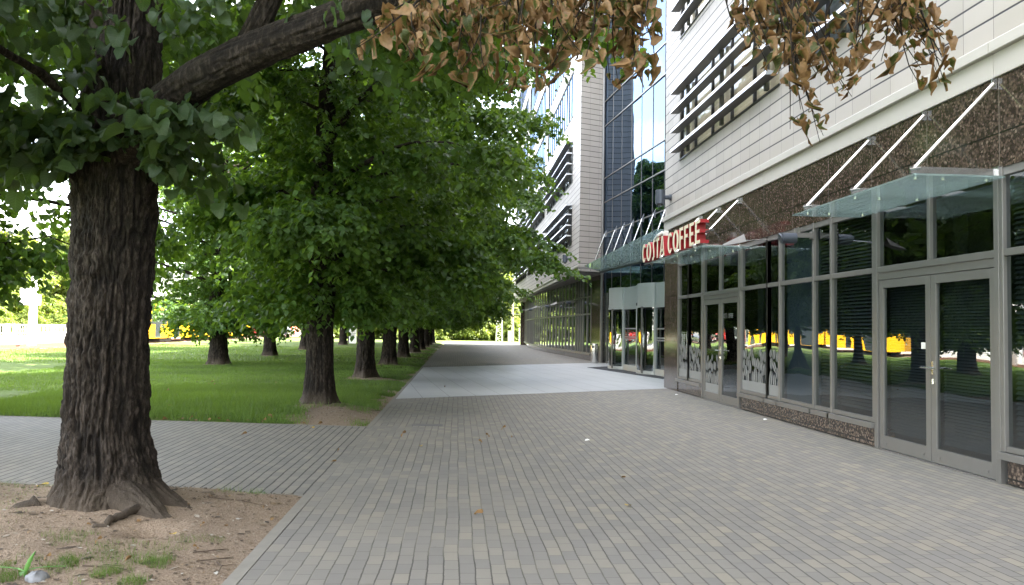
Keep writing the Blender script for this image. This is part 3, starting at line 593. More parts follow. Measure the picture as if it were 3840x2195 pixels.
# first group: between the limb and the glass tower
fan([(-.30, 3.45), (.05, 3.5), (.3, 3.5), (.6, 3.55), (.95, 3.6)],
    [(-.55, 3.12), (-.42, 3.22), (-.3, 3.05), (-.15, 3.12), (-.05, 3.0), (.02, 3.18), (.12, 3.05), (.22, 3.18), (.30, 2.98), (.36, 3.1), (.46, 3.0), (.55, 2.97), (.62, 3.12), (.72, 3.1), (.78, 3.2), (.88, 3.05), (.97, 3.02), (1.08, 2.99), (1.0, 3.2), (.9, 3.3), (.2, 3.3), (.4, 3.28), (.6, 3.3), (.75, 3.36), (0, 3.32), (-.2, 3.28)], 3, 9, .064)
# second and third group: in front of the stone wall
fan([(1.70, 3.6), (1.95, 3.6)], [(1.64, 3.38), (1.72, 3.2), (1.80, 3.05), (1.86, 3.25), (1.92, 3.1), (1.98, 2.95), (2.05, 2.84), (2.10, 2.70), (2.02, 3.2), (2.14, 3.1), (2.2, 3.02), (2.26, 2.96), (1.95, 3.35), (1.8, 3.42)], 3, 7, .060, .07)
fan([(2.35, 3.65), (2.6, 3.65)], [(2.30, 3.38), (2.42, 3.28), (2.5, 3.36), (2.60, 3.24), (2.70, 3.3), (2.78, 3.18), (2.88, 3.1), (2.95, 3.06), (2.92, 3.18), (2.74, 3.4), (2.6, 3.42), (2.36, 3.16), (2.48, 3.12)], 3, 6, .060, .07)
# carriers of those groups, running back to the limb above the picture
for a, b in (((.3, 5.3, 4.1), (-.35, 4.7, 3.5)), ((.3, 5.3, 4.1), (.3, 4.7, 3.55)), ((1.1, 5.0, 4.5), (.95, 4.6, 3.65)), ((1.1, 5.0, 4.5), (1.75, 4.6, 3.65)), ((2.0, 4.6, 4.8), (1.95, 4.6, 3.6)), ((2.0, 4.6, 4.8), (2.5, 4.6, 3.65))): limb([a, tuple((np.array(a)+b)/2+np.array([0, 0, .15])), b], [.03, .022, .012], 7)
lmo = lm.build('branches', M['bark'], None, True); lmo.parent = near
furrowed_limb([(-2.62, 6.62, .16), (-2.42, 6.47, .10), (-2.22, 6.32, .02), (-2.05, 6.18, -.03), (-1.86, 6.03, -.09)], [.20, .15, .095, .07, .03], 11, 90, .02, 'root', .10)
furrowed_limb([(-2.55, 6.8, .16), (-2.32, 6.70, .08), (-2.1, 6.58, .0), (-1.92, 6.48, -.05), (-1.72, 6.36, -.09)], [.18, .12, .08, .055, .025], 13, 90, .02, 'root', .10)
for nm, pts, rad in (('root', [(-2.33, 6.45, .10), (-2.42, 6.22, .12), (-2.5, 6.08, .085), (-2.62, 5.98, .01)], [.035, .032, .026, .016]), ('root', [(-3.2, 6.55, .06), (-3.38, 6.4, .03), (-3.6, 6.2, -.04)], [.12, .07, .03]),
    ('root', [(-2.86, 5.35, -.035), (-2.66, 5.5, .0), (-2.5, 5.58, .005), (-2.33, 5.6, -.03)], [.02, .04, .045, .02]), ('root', [(-2.55, 6.2, .03), (-2.5, 6.02, .0), (-2.42, 5.9, -.07)], [.02, .016, .012])):
    lm = MB(); root(pts, rad); o = lm.build(nm, M['bark'], None, True); o.parent = near
# green crown high above, plus large shoots around the trunk and overhead leaves at its left
cm = crown_mesh('crown', 77, 13.4, 4.9, 4.55, 62, 80, 13, .12, M['leaf'], .75, .9, keep=lambda P: ~((P[:, 1] < -1.0) & (P[:, 2] < 5.6) & (P[:, 0] > -1)), inner=False)
link('crown', cm, near)
rs = np.random.RandomState(31); Vs, Fs, vs = [], [], []; LUV.clear()
def add_leaves(q, S, tmpls):
    global Vs
    pick = rs.randint(0, len(tmpls), len(q[0]))
    for k, t in enumerate(tmpls):
        m = pick == k
        if not m.any(): continue
        V, F, v = leaf_batch(q[0][m], q[1][m], q[2][m], S[m], rs, t); Fs.append(F+sum(len(a) for a in Vs)); Vs.append(V); vs.append(v)
n = 84; a = rs.uniform(-3.3, .2, n); zz = rs.uniform(2.72, 3.12, n)
O = np.stack([.30*np.cos(a), .30*np.sin(a), zz], 1); Dv = np.stack([np.cos(a), np.sin(a), rs.uniform(.0, .5, n)], 1)
ex = np.arange(n) > 60; O[ex] = np.stack([rs.uniform(.35, 1.0, ex.sum()), rs.uniform(-.75, -.25, ex.sum()), rs.uniform(2.9, 3.2, ex.sum())], 1); q = spray(O, Dv, rs.uniform(.4, .8, n), 6, rs, .5, .38, .03); add_leaves(q, rs.uniform(.09, .16, len(q[0])), T_HEART)
n = 190; O = np.stack([rs.uniform(-1.3, .30, n), rs.uniform(-2.2, -.3, n), rs.uniform(2.75, 3.9, n)], 1); O = O[(O[:, 0] < -.28) | (O[:, 2] > 3.45)]; n = len(O)
q = spray(O, np.stack([rs.normal(-.3, .7, n), rs.normal(-.3, .6, n), rs.normal(-.1, .2, n)], 1), rs.uniform(.3, .55, n), 8, rs, .5, .42, .04); add_leaves(q, rs.uniform(.08, .14, len(q[0])), T_HEART)
n = 46; O = np.stack([rs.uniform(.5, 2.2, n), rs.uniform(-1.6, -.2, n), rs.uniform(3.75, 4.4, n)], 1)
q = spray(O, rs.normal(0, 1, (n, 3))*np.array([1, 1, .2]), rs.uniform(.3, .55, n), 7, rs, .5, .6, .04); add_leaves(q, rs.uniform(.07, .11, len(q[0])), T_HEART)
link('trunk_shoots', np_mesh('trunk_shoots', np.concatenate(Vs), np.concatenate(Fs), M['leaf_near'], {'v': np.concatenate(vs), 'lu': np.concatenate(LUV)[:, 0], 'lv': np.concatenate(LUV)[:, 1]}, True), near)
rs = np.random.RandomState(41); Vs, Fs, vs = [], [], []; LUV.clear()
P = np.array([d[0] for d in DRY])-np.array([-2.83, 6.8, 0]); q = (P, np.array([d[1] for d in DRY]), np.array([d[2] for d in DRY]))
add_leaves(q, np.array([d[3] for d in DRY]), T_DRY)
nvt = sum(len(a) for a in Vs)
link('dry_leaves', np_mesh('dry_leaves', np.concatenate(Vs), np.concatenate(Fs), M['leaf_dry'], {'v': np.concatenate(vs), 'edge': np.tile(E_HEART, nvt//12), 'lu': np.concatenate(LUV)[:, 0], 'lv': np.concatenate(LUV)[:, 1]}, True), near)

# ------------------------------------------------------------------ near office block
FX = 5.655; TOP = 25.0
def wall_x(g, X, y0, y1, z0, z1, holes, depth=.22, k=0):
    """wall facing -X at X with rectangular holes (y0,y1,z0,z1) and their reveals"""
    ys = sorted({y0, y1, *[h[0] for h in holes], *[h[1] for h in holes]}); zs = sorted({z0, z1, *[h[2] for h in holes], *[h[3] for h in holes]})
    for a, b in zip(ys, ys[1:]):
        for c, d in zip(zs, zs[1:]):
            m, n = (a+b)/2, (c+d)/2
            if any(h[0] < m < h[1] and h[2] < n < h[3] for h in holes): continue
            g.quad((X, a, c), (X, a, d), (X, b, d), (X, b, c), k)
    for h in holes:
        a, b, c, d = h; e = X+depth
        g.quad((X, a, c), (X, b, c), (e, b, c), (e, a, c), k); g.quad((X, a, d), (e, a, d), (e, b, d), (X, b, d), k)
        g.quad((X, a, c), (e, a, c), (e, a, d), (X, a, d), k); g.quad((X, b, c), (X, b, d), (e, b, d), (e, b, c), k)
nb = thing('office_building', 'near cream stone office block with brown granite base and the coffee shop front', 'building', (FX, 8, 0))
Y0, Y1 = -9.0, 21.77
bands = [(10.89, 13.3), (13.85, 20.32)]
holes = [(a, b, z, z+1.85) for z in (5.96, 9.15, 12.3, 15.5, 18.7) for a, b in bands]+[(a, b, z, z+1.85) for z in (12.3, 15.5, 18.7) for a, b in ((1, 9.5),)]
g = MB(); wall_x(g, FX, Y0, Y1, 4.66, TOP, holes); g.quad((FX, Y1, 4.66), (FX, Y1, TOP), (24, Y1, TOP), (24, Y1, 4.66)); g.quad((FX, Y0, 0), (24, Y0, 0), (24, Y0, TOP), (FX, Y0, TOP))
g.quad((FX, Y0, TOP), (24, Y0, TOP), (24, Y1, TOP), (FX, Y1, TOP)); g.quad((24, Y0, 0), (24, Y1, 0), (24, Y1, TOP), (24, Y0, TOP)); g.build('stone_cladding', M['stone'], nb)
g = MB()
ys = [Y0, 1.6, 8.105, 14.6, Y1+.05]
for a, b in zip(ys, ys[1:]):
    g.box(FX-.07, FX+.2, a+.004, b-.004, 4.535, 4.66); g.box(FX-.015, FX+.2, a+.004, b-.004, 4.27, 4.532)
g.box(FX+.2, FX+3, Y1-.2, Y1+.03, 4.27, 4.66)
g.build('cornice', M['cornice'], nb, bevel=.008)
g = MB(); g.box(FX+.005, FX+.3, Y0, Y1, 3.30, 4.265); g.box(FX+.004, FX+.5, 20.45, Y1, 0.0, 3.295)
for a, b in ((Y0, 8.0), (10.64, 15.83), (18.43, 20.446)): g.box(FX+.02, FX+.3, a, b, .02, .262)
g.box(FX+.5, 9.4, Y1-.3, Y1, 0, 4.265); g.build('granite_cladding', M['granite'], nb)
g = MB(); g.box(FX+.06, FX+.35, Y0, 20.44, -.02, .018)
g.build('base_gap', M['dark'], nb)
g = MB(); g.box(8.6, 9.0, Y0, Y1-.31, 0, 4.2); g.box(FX+.36, 8.6, Y0, Y1-.31, 3.34, 3.5); g.box(FX+.31, 8.6, Y0, Y1-.31, 0, .02)
for y in (3.0, 13.75): g.box(FX+.4, 8.6, y-.06, y+.06, .02, 3.34)
for y in (6.5, 11.4, 17.0, 19.3): g.box(7.4, 7.75, y-.18, y+.18, .02, 3.34)
for y in (15.0, 16.5, 18.8): g.lathe([(.02, .75), (.35, .74), (.35, .77), (.04, .78)], (6.9, y, 0), 16); g.tube([(6.9, y, .02), (6.9, y, .74)], .035, 8)
g.box(7.9, 8.5, 14.6, 18.4, .02, 1.05); g.build('shop_interior', M['interior'], nb)
g = MB(); g.box(FX+.26, 6.3, Y0+.1, Y1-.1, 4.7, TOP-.1); g.build('light_blocking_core', M['interior'], nb)  # solid slab added behind the upper windows to block light
def upper_window(parent, X, a, b, z, h, fins, posts, mullions, backing, fin_out=.27, fin_z=()):
    g = MB(); w = .035
    g.box(X+.02, X+.09, a, b, z, z+.05); g.box(X+.02, X+.09, a, b, z+h-.05, z+h); g.box(X-.03, X+.1, a-.01, b+.01, z-.025, z-.002)
    for y in [a+.02, b-.02]+list(mullions): g.box(X+.022, X+.088, y-w/2-.005, y+w/2+.005, z+.051, z+h-.051)
    f = g.build('window', M['alu_dark'], parent)
    p = MB(); p.quad((X+.055, a, z), (X+.055, a, z+h), (X+.055, b, z+h), (X+.055, b, z)); p.build('pane', M['sky_glass'] if backing is None else M['clear_pane'], f)
    if backing:
        p = MB(); yy = np.linspace(a, b, int((b-a)/.05)+2)
        for i in range(len(yy)-1): p.quad((X+.13+.012*math.sin(i*.9), yy[i], z), (X+.13+.012*math.sin(i*.9), yy[i], z+h), (X+.13+.012*math.sin(i*.9+.9), yy[i+1], z+h), (X+.13+.012*math.sin(i*.9+.9), yy[i+1], z))
        p.build('blind', backing, f)
    for fz in fin_z:
        p = MB(); p.k = 0; zc = z+fz
        p.add([(X-fin_out, a, zc-.03), (X-fin_out+.035, a, zc+.065), (X-.03, a, zc+.03), (X-.03, a, zc-.015), (X-fin_out, b, zc-.03), (X-fin_out+.035, b, zc+.065), (X-.03, b, zc+.03), (X-.03, b, zc-.015)],
              [(0,1,2,3),(7,6,5,4),(0,4,5,1),(1,5,6,2),(2,6,7,3)], 0); p.add([(X-fin_out, a, zc-.031), (X-.03, a, zc-.016), (X-.03, b, zc-.016), (X-fin_out, b, zc-.031)], [(0,1,2,3)], 1)  # darker sheet underneath: the fin's shade put into its colour
        p.build('sunshade_fin', [M['fin'], M['fin_under']], f)
    if fins:
        for y in posts: MB().box(X-.05, X+.02, y-.055, y+.055, z+.06, z+h-.06).build('fin_post', M['fin_under'], f)
for z in (5.96, 9.15, 12.3, 15.5, 18.7):
    upper_window(nb, FX, *bands[1], z, 1.85, True, (14.42, 16.98, 19.55), (15.2, 16.5, 17.8, 19.1), M['blind'], .27, (.20, .71, 1.22, 1.72))
    upper_window(nb, FX, *bands[0], z, 1.85, True, (11.45, 12.8), (12.1,), M['slat'], .27, (.20, .71, 1.22, 1.72))
for z in (12.3, 15.5, 18.7): upper_window(nb, FX, 1, 9.5, z, 1.85, False, (), (2.7, 4.4, 6.1, 7.8), M['blind'])

def beans(y0, y1, z0, ztop, seed):
    """frosted film of coffee beans, drawn as flat bean halves growing out of a solid frosted foot"""
    rs = np.random.RandomState(seed); g = MB(); X = FX+.038
    def half(cy, cz, a, b, tilt, sgn):
        pts = []
        for t in np.linspace(0, math.pi, 9):
            u = sgn*(b*math.sin(t)*.94+.006*1.0); v = a*math.cos(t); u += .18*b*math.sin(2*t)*0
            yy = cy+u*math.cos(tilt)-v*math.sin(tilt); zz = cz+u*math.sin(tilt)+v*math.cos(tilt)
            pts.append((min(max(yy, y0), y1), zz))
        if max(p[0] for p in pts)-min(p[0] for p in pts) < .01: return
        n = len(pts); g.add([(X, p[0], p[1]) for p in pts], [tuple(range(n))])
    H = ztop-z0; placed = []
    for k in range(900):
        f = rs.rand()**1.3; cz = z0+(.30+.66*f)*H; cy = rs.uniform(y0+.03, y1-.03); a = rs.uniform(.095, .135)*(1.25-.5*f); w = a*rs.uniform(.42, .5); tl = rs.normal(0, .28)
        if f > .72 and rs.rand() < .8: continue
        if any(((cy-p[0])/(w+p[3]))**2+((cz-p[1])/(a+p[2]))**2 < .92 for p in placed): continue
        placed.append((cy, cz, a, w))
        for sgn in (-1, 1): half(cy+sgn*.006*math.cos(tl), cz, a, w, tl, sgn)
    g.quad((FX+.037, y0, z0), (FX+.037, y0, z0+.24*H), (FX+.037, y1, z0+.24*H), (FX+.037, y1, z0)); return g
def shop_window(a, b, parent, film=0, blind=False, transom=True, low=.335, roller=False, X=FX, top=3.30, ra=True, lo_sill=.262):
    g = MB(); w = .062
    g.box(X, X+.09, b-w/2, b+w/2, lo_sill+.075, top)                 # mullion on the far side
    if ra: g.box(X, X+.09, a-w/2, a+w/2, lo_sill+.075, top)
    ia, ib = a+w/2+.001, b-w/2-.001
    g.box(X+.012, X+.085, ia, ib, lo_sill+.075, lo_sill+.135); g.box(X+.012, X+.085, ia, ib, top-.09, top-.002)
    if transom: g.box(X+.006, X+.085, ia, ib, 2.365, 2.44)
    g.box(X-.055, X+.0, a-w/2, b+w/2, lo_sill, lo_sill+.072)          # sill board
    f = g.build('shop_window', M['alu'], parent, bevel=.004)
    p = MB(); rs = np.random.RandomState(int(a*1000) % 9999)
    def pane(z0, z1):
        t = rs.normal(0, .0016); u = rs.normal(0, .0022); L_ = ib-ia
        p.quad((X+.045, ia, z0), (X+.045+u, ia, z1), (X+.045+u+t, ib, z1), (X+.045+t, ib, z0))
    if transom: pane(lo_sill+.13, 2.37); pane(2.435, top-.085)
    else: pane(lo_sill+.13, top-.085)
    p.build('pane', M['pane'], f)
    if film: beans(ia+.002, ib-.002, lo_sill+.14, 1.20, film).build('bean_film', M['film'], f)
    if roller:
        q = MB(); q.quad((X+.14, ia-.02, lo_sill+.1), (X+.14, ia-.02, top), (X+.14, ib+.02, top), (X+.14, ib+.02, lo_sill+.1)); q.build('roller_blind', M['roller'], f)
    if blind:
        q = MB()
        for z in np.arange(lo_sill+.2, top-.1, .052): q.add([(X+.13, ia-.02, z), (X+.165, ia-.02, z+.034), (X+.165, ib+.02, z+.034), (X+.13, ib+.02, z)], [(0, 1, 2, 3)])
        q.build('slat_blind', M['slat'], f)
    return f
Ms = [19.5, 18.43-.06]
shop_window(19.53, 20.42, nb, 3); shop_window(18.42, 19.53, nb, 5, ra=True)
shop_window(14.46, 15.84, nb, 7); shop_window(13.87, 14.46, nb, 9, ra=False); shop_window(12.52, 13.87, nb, ra=False, roller=True); shop_window(11.90, 12.52, nb, blind=True, ra=False); shop_window(10.645, 11.90, nb, blind=True, ra=True)
yy = [8.04, 6.0, 4.6, 3.2, 1.2, -1.0, -3.0, -5.0, -7.0, -8.9]
for b, a in zip(yy, yy[1:]): shop_window(a, b, nb, blind=(b > 5), ra=(b == 8.04 and False))

# lettering: every letter as strokes in a unit box (u to the right, v up)
def arc(cx, cy, rx, ry, a0, a1, n=14): return [(cx+rx*math.cos(R(a0+(a1-a0)*i/n)), cy+ry*math.sin(R(a0+(a1-a0)*i/n))) for i in range(n+1)]
def letter_strips(ch):
    """list of (outer, inner) polylines; each pair makes a solid strip"""
    if ch == 'O': return [(arc(.5, .5, .5, .5, 0, 360, 32), arc(.5, .5, .2, .36, 0, 360, 32))]
    if ch == 'C': return [(arc(.5, .5, .5, .5, 38, 322, 26), arc(.52, .5, .2, .36, 45, 315, 26))]
    if ch == 'S':
        c = [(.95, .93), (.62, .97), (.42, .84), (.42, .66), (.52, .5), (.60, .34), (.58, .14), (.40, .02), (.05, .05)]
        o, i = [], []
        for k, (x, y) in enumerate(c):
            x0, y0 = c[max(k-1, 0)]; x1, y1 = c[min(k+1, len(c)-1)]; d = math.hypot(x1-x0, y1-y0); nx, ny = -(y1-y0)/d, (x1-x0)/d
            hw = .17; o.append((x+nx*hw*1.0, y+ny*hw*.42)); i.append((x-nx*hw*1.0, y-ny*hw*.42))
        return [(o, i)]
    box = lambda x0, x1, y0, y1: ([(x0, y1), (x1, y1)], [(x0, y0), (x1, y0)])
    if ch == 'T': return [box(0, 1, .86, 1), box(.34, .66, 0, .859)]
    if ch == 'F': return [box(0, .36, 0, 1), box(.361, 1, .86, 1), box(.361, .88, .46, .60)]
    if ch == 'E': return [box(0, .36, 0, 1), box(.361, 1, .86, 1), box(.361, .88, .45, .59), box(.361, 1, 0, .14)]
    if ch == 'A': return [([(.34, 1), (.499, 1)], [(0, 0), (.28, 0)]), ([(.501, 1), (.66, 1)], [(.72, 0), (1, 0)]), box(.29, .71, .24, .37)]
    return []
def letter(g, ch, yl, yr, z0, z1, xf, xb, kf=0, ks=1):
    T = lambda p, x: (x, yl+(yr-yl)*p[0], z0+(z1-z0)*p[1])
    for o, i in letter_strips(ch):
        n = len(o)
        for k in range(n-1):
            a, b, c, d = o[k], o[k+1], i[k+1], i[k]
            g.quad(T(a, xf), T(b, xf), T(c, xf), T(d, xf), kf)
            if xb is None: continue
            g.quad(T(a, xb), T(d, xb), T(c, xb), T(b, xb), ks); g.quad(T(a, xf), T(a, xb), T(b, xb), T(b, xf), ks); g.quad(T(d, xf), T(c, xf), T(c, xb), T(d, xb), ks)
        if xb is not None and o[0] != o[-1]:
            for k in (0, n-1): g.quad(T(o[k], xf), T(i[k], xf), T(i[k], xb), T(o[k], xb), ks)

def double_door(a, b, parent, name_film=0, sign=False, top=2.36):
    """frame from a to b, two glazed leaves, handles on the meeting stile"""
    X = FX; g = MB()
    g.box(X-.005, X+.10, a, a+.075, 0, 3.30); g.box(X-.005, X+.10, b-.075, b, 0, 3.30); g.box(X, X+.09, a+.0755, b-.0755, top, 2.44); g.box(X+.012, X+.085, a+.0755, b-.0755, 3.21, 3.298)
    c = (a+b)/2; g.box(X, X+.088, c-.03, c+.03, 2.441, 3.209); g.box(X+.015, X+.08, a+.0755, b-.0755, 2.262, top-.002); g.box(X-.0, X+.08, a+.08, b-.08, 0.0, .014)
    f = g.build('door', M['alu'], parent, bevel=.003)
    p = MB(); p.quad((X+.045, a+.075, 2.43), (X+.047, a+.075, 3.22), (X+.046, c, 3.22), (X+.044, c, 2.43)); p.quad((X+.046, c, 2.43), (X+.043, c, 3.22), (X+.047, b-.075, 3.22), (X+.045, b-.075, 2.43)); p.build('pane', M['pane'], f)
    for lo, hi, tl in ((a+.085, c-.006, .003), (c+.006, b-.085, -.002)):
        q = MB(); s = .10
        q.box(X+.02, X+.075, lo, lo+s, .02, 2.255); q.box(X+.02, X+.075, hi-s, hi, .02, 2.255); q.box(X+.0205, X+.0745, lo+s, hi-s, .02, .19); q.box(X+.0205, X+.0745, lo+s, hi-s, 2.15, 2.255)
        for y in (lo+.16, hi-.16): q.box(X+.012, X+.02, y-.022, y+.022, .075, .10)
        lf = q.build('door_leaf', M['alu'], parent, bevel=.003)
        p = MB(); p.quad((X+.045, lo+s, .185), (X+.045+tl, lo+s, 2.155), (X+.045, hi-s, 2.155), (X+.045-tl, hi-s, .185)); p.build('pane', M['pane'], lf)
        if name_film and lo > c: beans(lo+s+.002, hi-s-.002, .19, 1.0, name_film).build('bean_film', M['film'], lf)
        if lo < c:
            h = MB(); yh = hi-.05
            h.box(X+.002, X+.0195, yh-.018, yh+.018, 1.06, 1.22); h.tube([(X+.01, yh, 1.14), (X-.055, yh, 1.14), (X-.06, yh-.02, 1.14), (X-.06, yh-.14, 1.138)], .011, 8); h.tube([(X+.01, yh, 1.14), (X-.045, yh, 1.14), (X-.05, yh+.02, 1.14), (X-.05, yh+.16, 1.14)], .011, 8)
            h.lathe([(.018, -.03), (.018, .03)], (X+.012, yh, .98), 10); h.build('door_handle', M['steel'], lf)
        if sign and lo < c:
            t = MB(); x = hi-s-.05; wds = [('COSTA', 'COFFEE')]
            u = x-.0; tot = .62; chars = 'COSTA COFFEE'; cw = tot/len(chars)
            for k, ch in enumerate(chars):
                if ch != ' ': letter(t, ch, u-k*cw, u-(k+.8)*cw, 1.83, 1.93, X+.040, None)
            t.build('door_lettering', M['film'], lf)
        if not sign:
            t = MB()
            if lo > c: t.box(X+.037, X+.0405, lo+s+.03, lo+s+.12, 1.36, 1.44); t.build('paper_notice', M['white'], lf)
            q = MB()
            for z in np.arange(.24, 2.12, .036): q.add([(X+.12, lo+s-.02, z), (X+.145, lo+s-.02, z+.024), (X+.145, hi-s+.02, z+.024), (X+.12, hi-s+.02, z)], [(0, 1, 2, 3)])
            q.build('slat_blind', M['slat'], lf)
double_door(15.875, 18.385, nb, 13, True); double_door(8.072, 10.61, nb)

# glass canopies over the two doors
def glass_canopy(label, y0, y1, rods, x_front=4.64, z=3.165):
    c = thing('glass_canopy', label, 'canopy', (FX, (y0+y1)/2, z), 'small glass canopies over the shop doors')
    MB().box(x_front, FX-.04, y0, y1, z, z+.018).build('glass_sheet', M['canopy'], c)
    for y in rods:
        g = MB(); g.box(x_front+.06, FX-.02, y-.012, y+.012, z+.055, z+.125); g.box(FX-.02, FX+.0, y-.05, y+.05, z+.03, z+.15)
        for x in (x_front+.12, x_front+.42, FX-.12): g.lathe([(.022, -.014), (.022, -.002), (.010, -.001), (.010, .055)], (x, y, z), 10)
        g.build('bracket_arm', M['steel'], c)
        g = MB(); g.tube([(x_front+.10, y, z+.10), (FX-.03, y, 4.20)], .0215, 10); g.box(FX-.05, FX-.0, y-.012, y+.012, 4.14, 4.26); g.tube([(x_front+.04, y-.02, z+.09), (x_front+.16, y-.02, z+.11)], .014, 8); g.build('tie_rod', M['steel'], c)
    return c
glass_canopy('greenish glass canopy on three steel tie rods above the double door nearest the camera', 7.9, 10.92, (8.08, 9.36, 10.68))
glass_canopy('greenish glass canopy behind the red sign above the bean film door', 15.1, 19.1, (15.9, 17.22, 18.55))

# shop sign
sg = thing('shop_sign', 'red and cream letter sign reading COSTA COFFEE on the canopy edge', 'sign', (4.75, 18, 3.25))
LT = [('C', 20.57, 20.17), ('O', 20.11, 19.61), ('S', 19.52, 19.2), ('T', 19.17, 18.81), ('A', 18.76, 18.32), ('C', 18.05, 17.64), ('O', 17.62, 17.12), ('F', 17.07, 16.77), ('F', 16.70, 16.40), ('E', 16.32, 16.0), ('E', 15.92, 15.58)]
for ch, a, b in LT:
    g = MB(); letter(g, ch, a, b, 3.285, 3.76, 4.75, 4.93); g.build('letter', [M['sign_face'], M['sign_red']], sg)
g = MB(); g.box(4.80, 4.84, 15.5, 20.6, 3.235, 3.27); g.box(4.86, 4.90, 15.2, 20.5, 3.50, 3.53)
for y in (15.9, 17.22, 18.55, 19.9): g.box(4.80, 4.86, y-.03, y+.03, 3.19, 3.236)
g.build('sign_rail', M['fin_under'], sg)
cc = thing('security_camera', 'small white security camera above the letter A of the sign', 'camera', (4.85, 18.8, 3.78))
g = MB(); g.box(4.80, 4.90, 18.52, 18.66, 3.77, 3.89); g.build('mount', M['white'], cc, bevel=.01)
g = MB(); g.tube([(4.85, 18.66, 3.85), (4.82, 18.8, 3.86), (4.78, 18.98, 3.82), (4.75, 19.15, 3.76)], [.03, .045, .05, .035], 10); g.build('camera_body', M['white'], cc, True)

def boom_light(label, X, Y, z, ln):
    b = thing('spotlight_boom', label, 'spotlight', (X, Y, z), 'spotlights on booms along the glazed fronts')
    g = MB(); g.box(X-.42, X-.0, Y-.02, Y+.02, z+.0, z+.075); g.box(X-.04, X, Y-.05, Y+.05, z-.02, z+.10); g.tube([(X-.30, Y, z+.075), (X-.3, Y, z+.14), (X-.24, Y, z+.16), (X-.22, Y, z+.06)], .010, 6); g.build('mounting_arm', M['alu'], b)
    g = MB(); n = 18
    for k, (x0, x1, r) in enumerate(((-.52, -.29, .085), (-.545, -.52, .07))): g.tube([(X+x0, Y, z-.02), (X+x1, Y, z-.01)], r, n)
    g.build('lamp_body', M['lamp'], b)
    g = MB(); g.tube([(X-.54, Y, z-.03), (X-ln, Y, z-.075)], .008, 6); g.build('boom_rod', M['steel'], b)
    g = MB(); x = X-ln; g.add([(x+.02, Y-.13, z-.10), (x+.02, Y+.13, z-.10), (x+.03, Y, z+.035), (x-.32, Y-.07, z-.17), (x-.32, Y+.07, z-.17), (x-.31, Y, z-.135)], [(0,1,2),(5,4,3),(0,2,5,3),(2,1,4,5),(0,3,4,1)]); g.build('reflector', M['fin_under'], b)
boom_light('spotlight on a boom with blue grey reflector beside the near bean film windows', FX, 12.5, 3.06, 1.16)

def wall_lamp(label, X, Y, z, out):
    b = thing('wall_lamp', label, 'wall lamp', (X, Y, z), 'cylinder lamps on the stone walls')
    g = MB(); g.tube([(X, Y, z), (X-.05, Y, z)], .085, 16); g.tube([(X-.04, Y, z), (X-out+.09, Y, z)], .06, 14); g.build('wall_bracket', M['lamp'], b)
    g = MB(); g.lathe([(.112, -.19), (.122, -.18), (.122, .18), (.118, .19)], (X-out, Y, z), 24); g.build('lamp_body', M['lamp'], b)
    g = MB(); g.lathe([(.075, -.24), (.075, -.195)], (X-out, Y, z), 20); g.build('lamp_lens', M['alu_dark'], b)
wall_lamp('blue grey cylinder lamp on the near block corner above the red sign', FX, 21.15, 5.12, .30)
wall_lamp('blue grey cylinder lamp on the far block above its cornice', FX, 40.3, 5.12, .30)

# ------------------------------------------------------------------ glazed entrance hall between the blocks
PA = np.array([6.85, 37.95]); PD = np.array([-.1, .995]); PN = np.array([.995, .1])
def T(u, z, off=0.0): p = PA+PD*u+PN*off; return (p[0], p[1], z)
eh = thing('entrance_hall', 'tall blue glass entrance hall between the two stone blocks', 'building', (7.6, 31, 0))
us = [0, -1.4, -2.78, -4.17, -5.48, -6.85, -8.2, -9.6, -11, -12.4, -13.8, -15.2]
zs = [3.3, 4.40, 6.1, 7.62, 8.78, 11.3, 12.5, 15.0, 16.2, 18.7, 19.9, 22.4, 23.6, 24.5]
g = MB(); rs = np.random.RandomState(2)
for i in range(len(us)-1):
    for j in range(len(zs)-1):
        t = rs.normal(0, .006, 2)
        g.quad(T(us[i], zs[j], .05), T(us[i], zs[j+1], .05+t[0]), T(us[i+1], zs[j+1], .05+t[0]+t[1]), T(us[i+1], zs[j], .05+t[1]))
g.build('curtain_wall_glass', M['sky_glass'], eh)
g = MB()
for z in zs[1:]: g.bar(T(0, z, .03), T(-15.2, z, .03), .05, .045)
for u in us: g.bar(T(u, 3.3, .045), T(u, 24.5, .045), .018, .03)
g.build('mullions', M['alu'], eh)
g = MB(); g.tube([T(.0, 0, -.02), T(.0, 29.0, -.02)], .075, 12); g.build('corner_post', M['alu'], eh)
g = MB(); q = [T(.2, 0, 2.0), T(-15.2, 0, 2.0)]; g.prism([q[0][:2], q[1][:2], (24, 22), (24, 38)], 0, 24.4); g.build('hall_core', M['interior'], eh)
# lower glass wall above and beside the doors
g = MB()
for a, b, z0, z1 in ((0, -15.2, 2.42, 3.3),): g.quad(T(a, z0, .05), T(a, z1, .05), T(b, z1, .05), T(b, z0, .05))
g.quad(T(0, .02, .05), T(0, 2.42, .05), T(-5.0, 2.42, .05), T(-5.0, .02, .05)); g.build('lower_glass', M['pane'], eh)
g = MB()
for u in (-.75, -1.75, -3.4): g.bar(T(u, 0, .03), T(u, 3.3, .03), .045, .05)
g.bar(T(-.8, 2.2, .03), T(-1.7, 2.2, .03), .09, .05); g.bar(T(-.8, .08, .03), T(-1.7, .08, .03), .13, .05); g.build('side_door', M['alu'], eh)

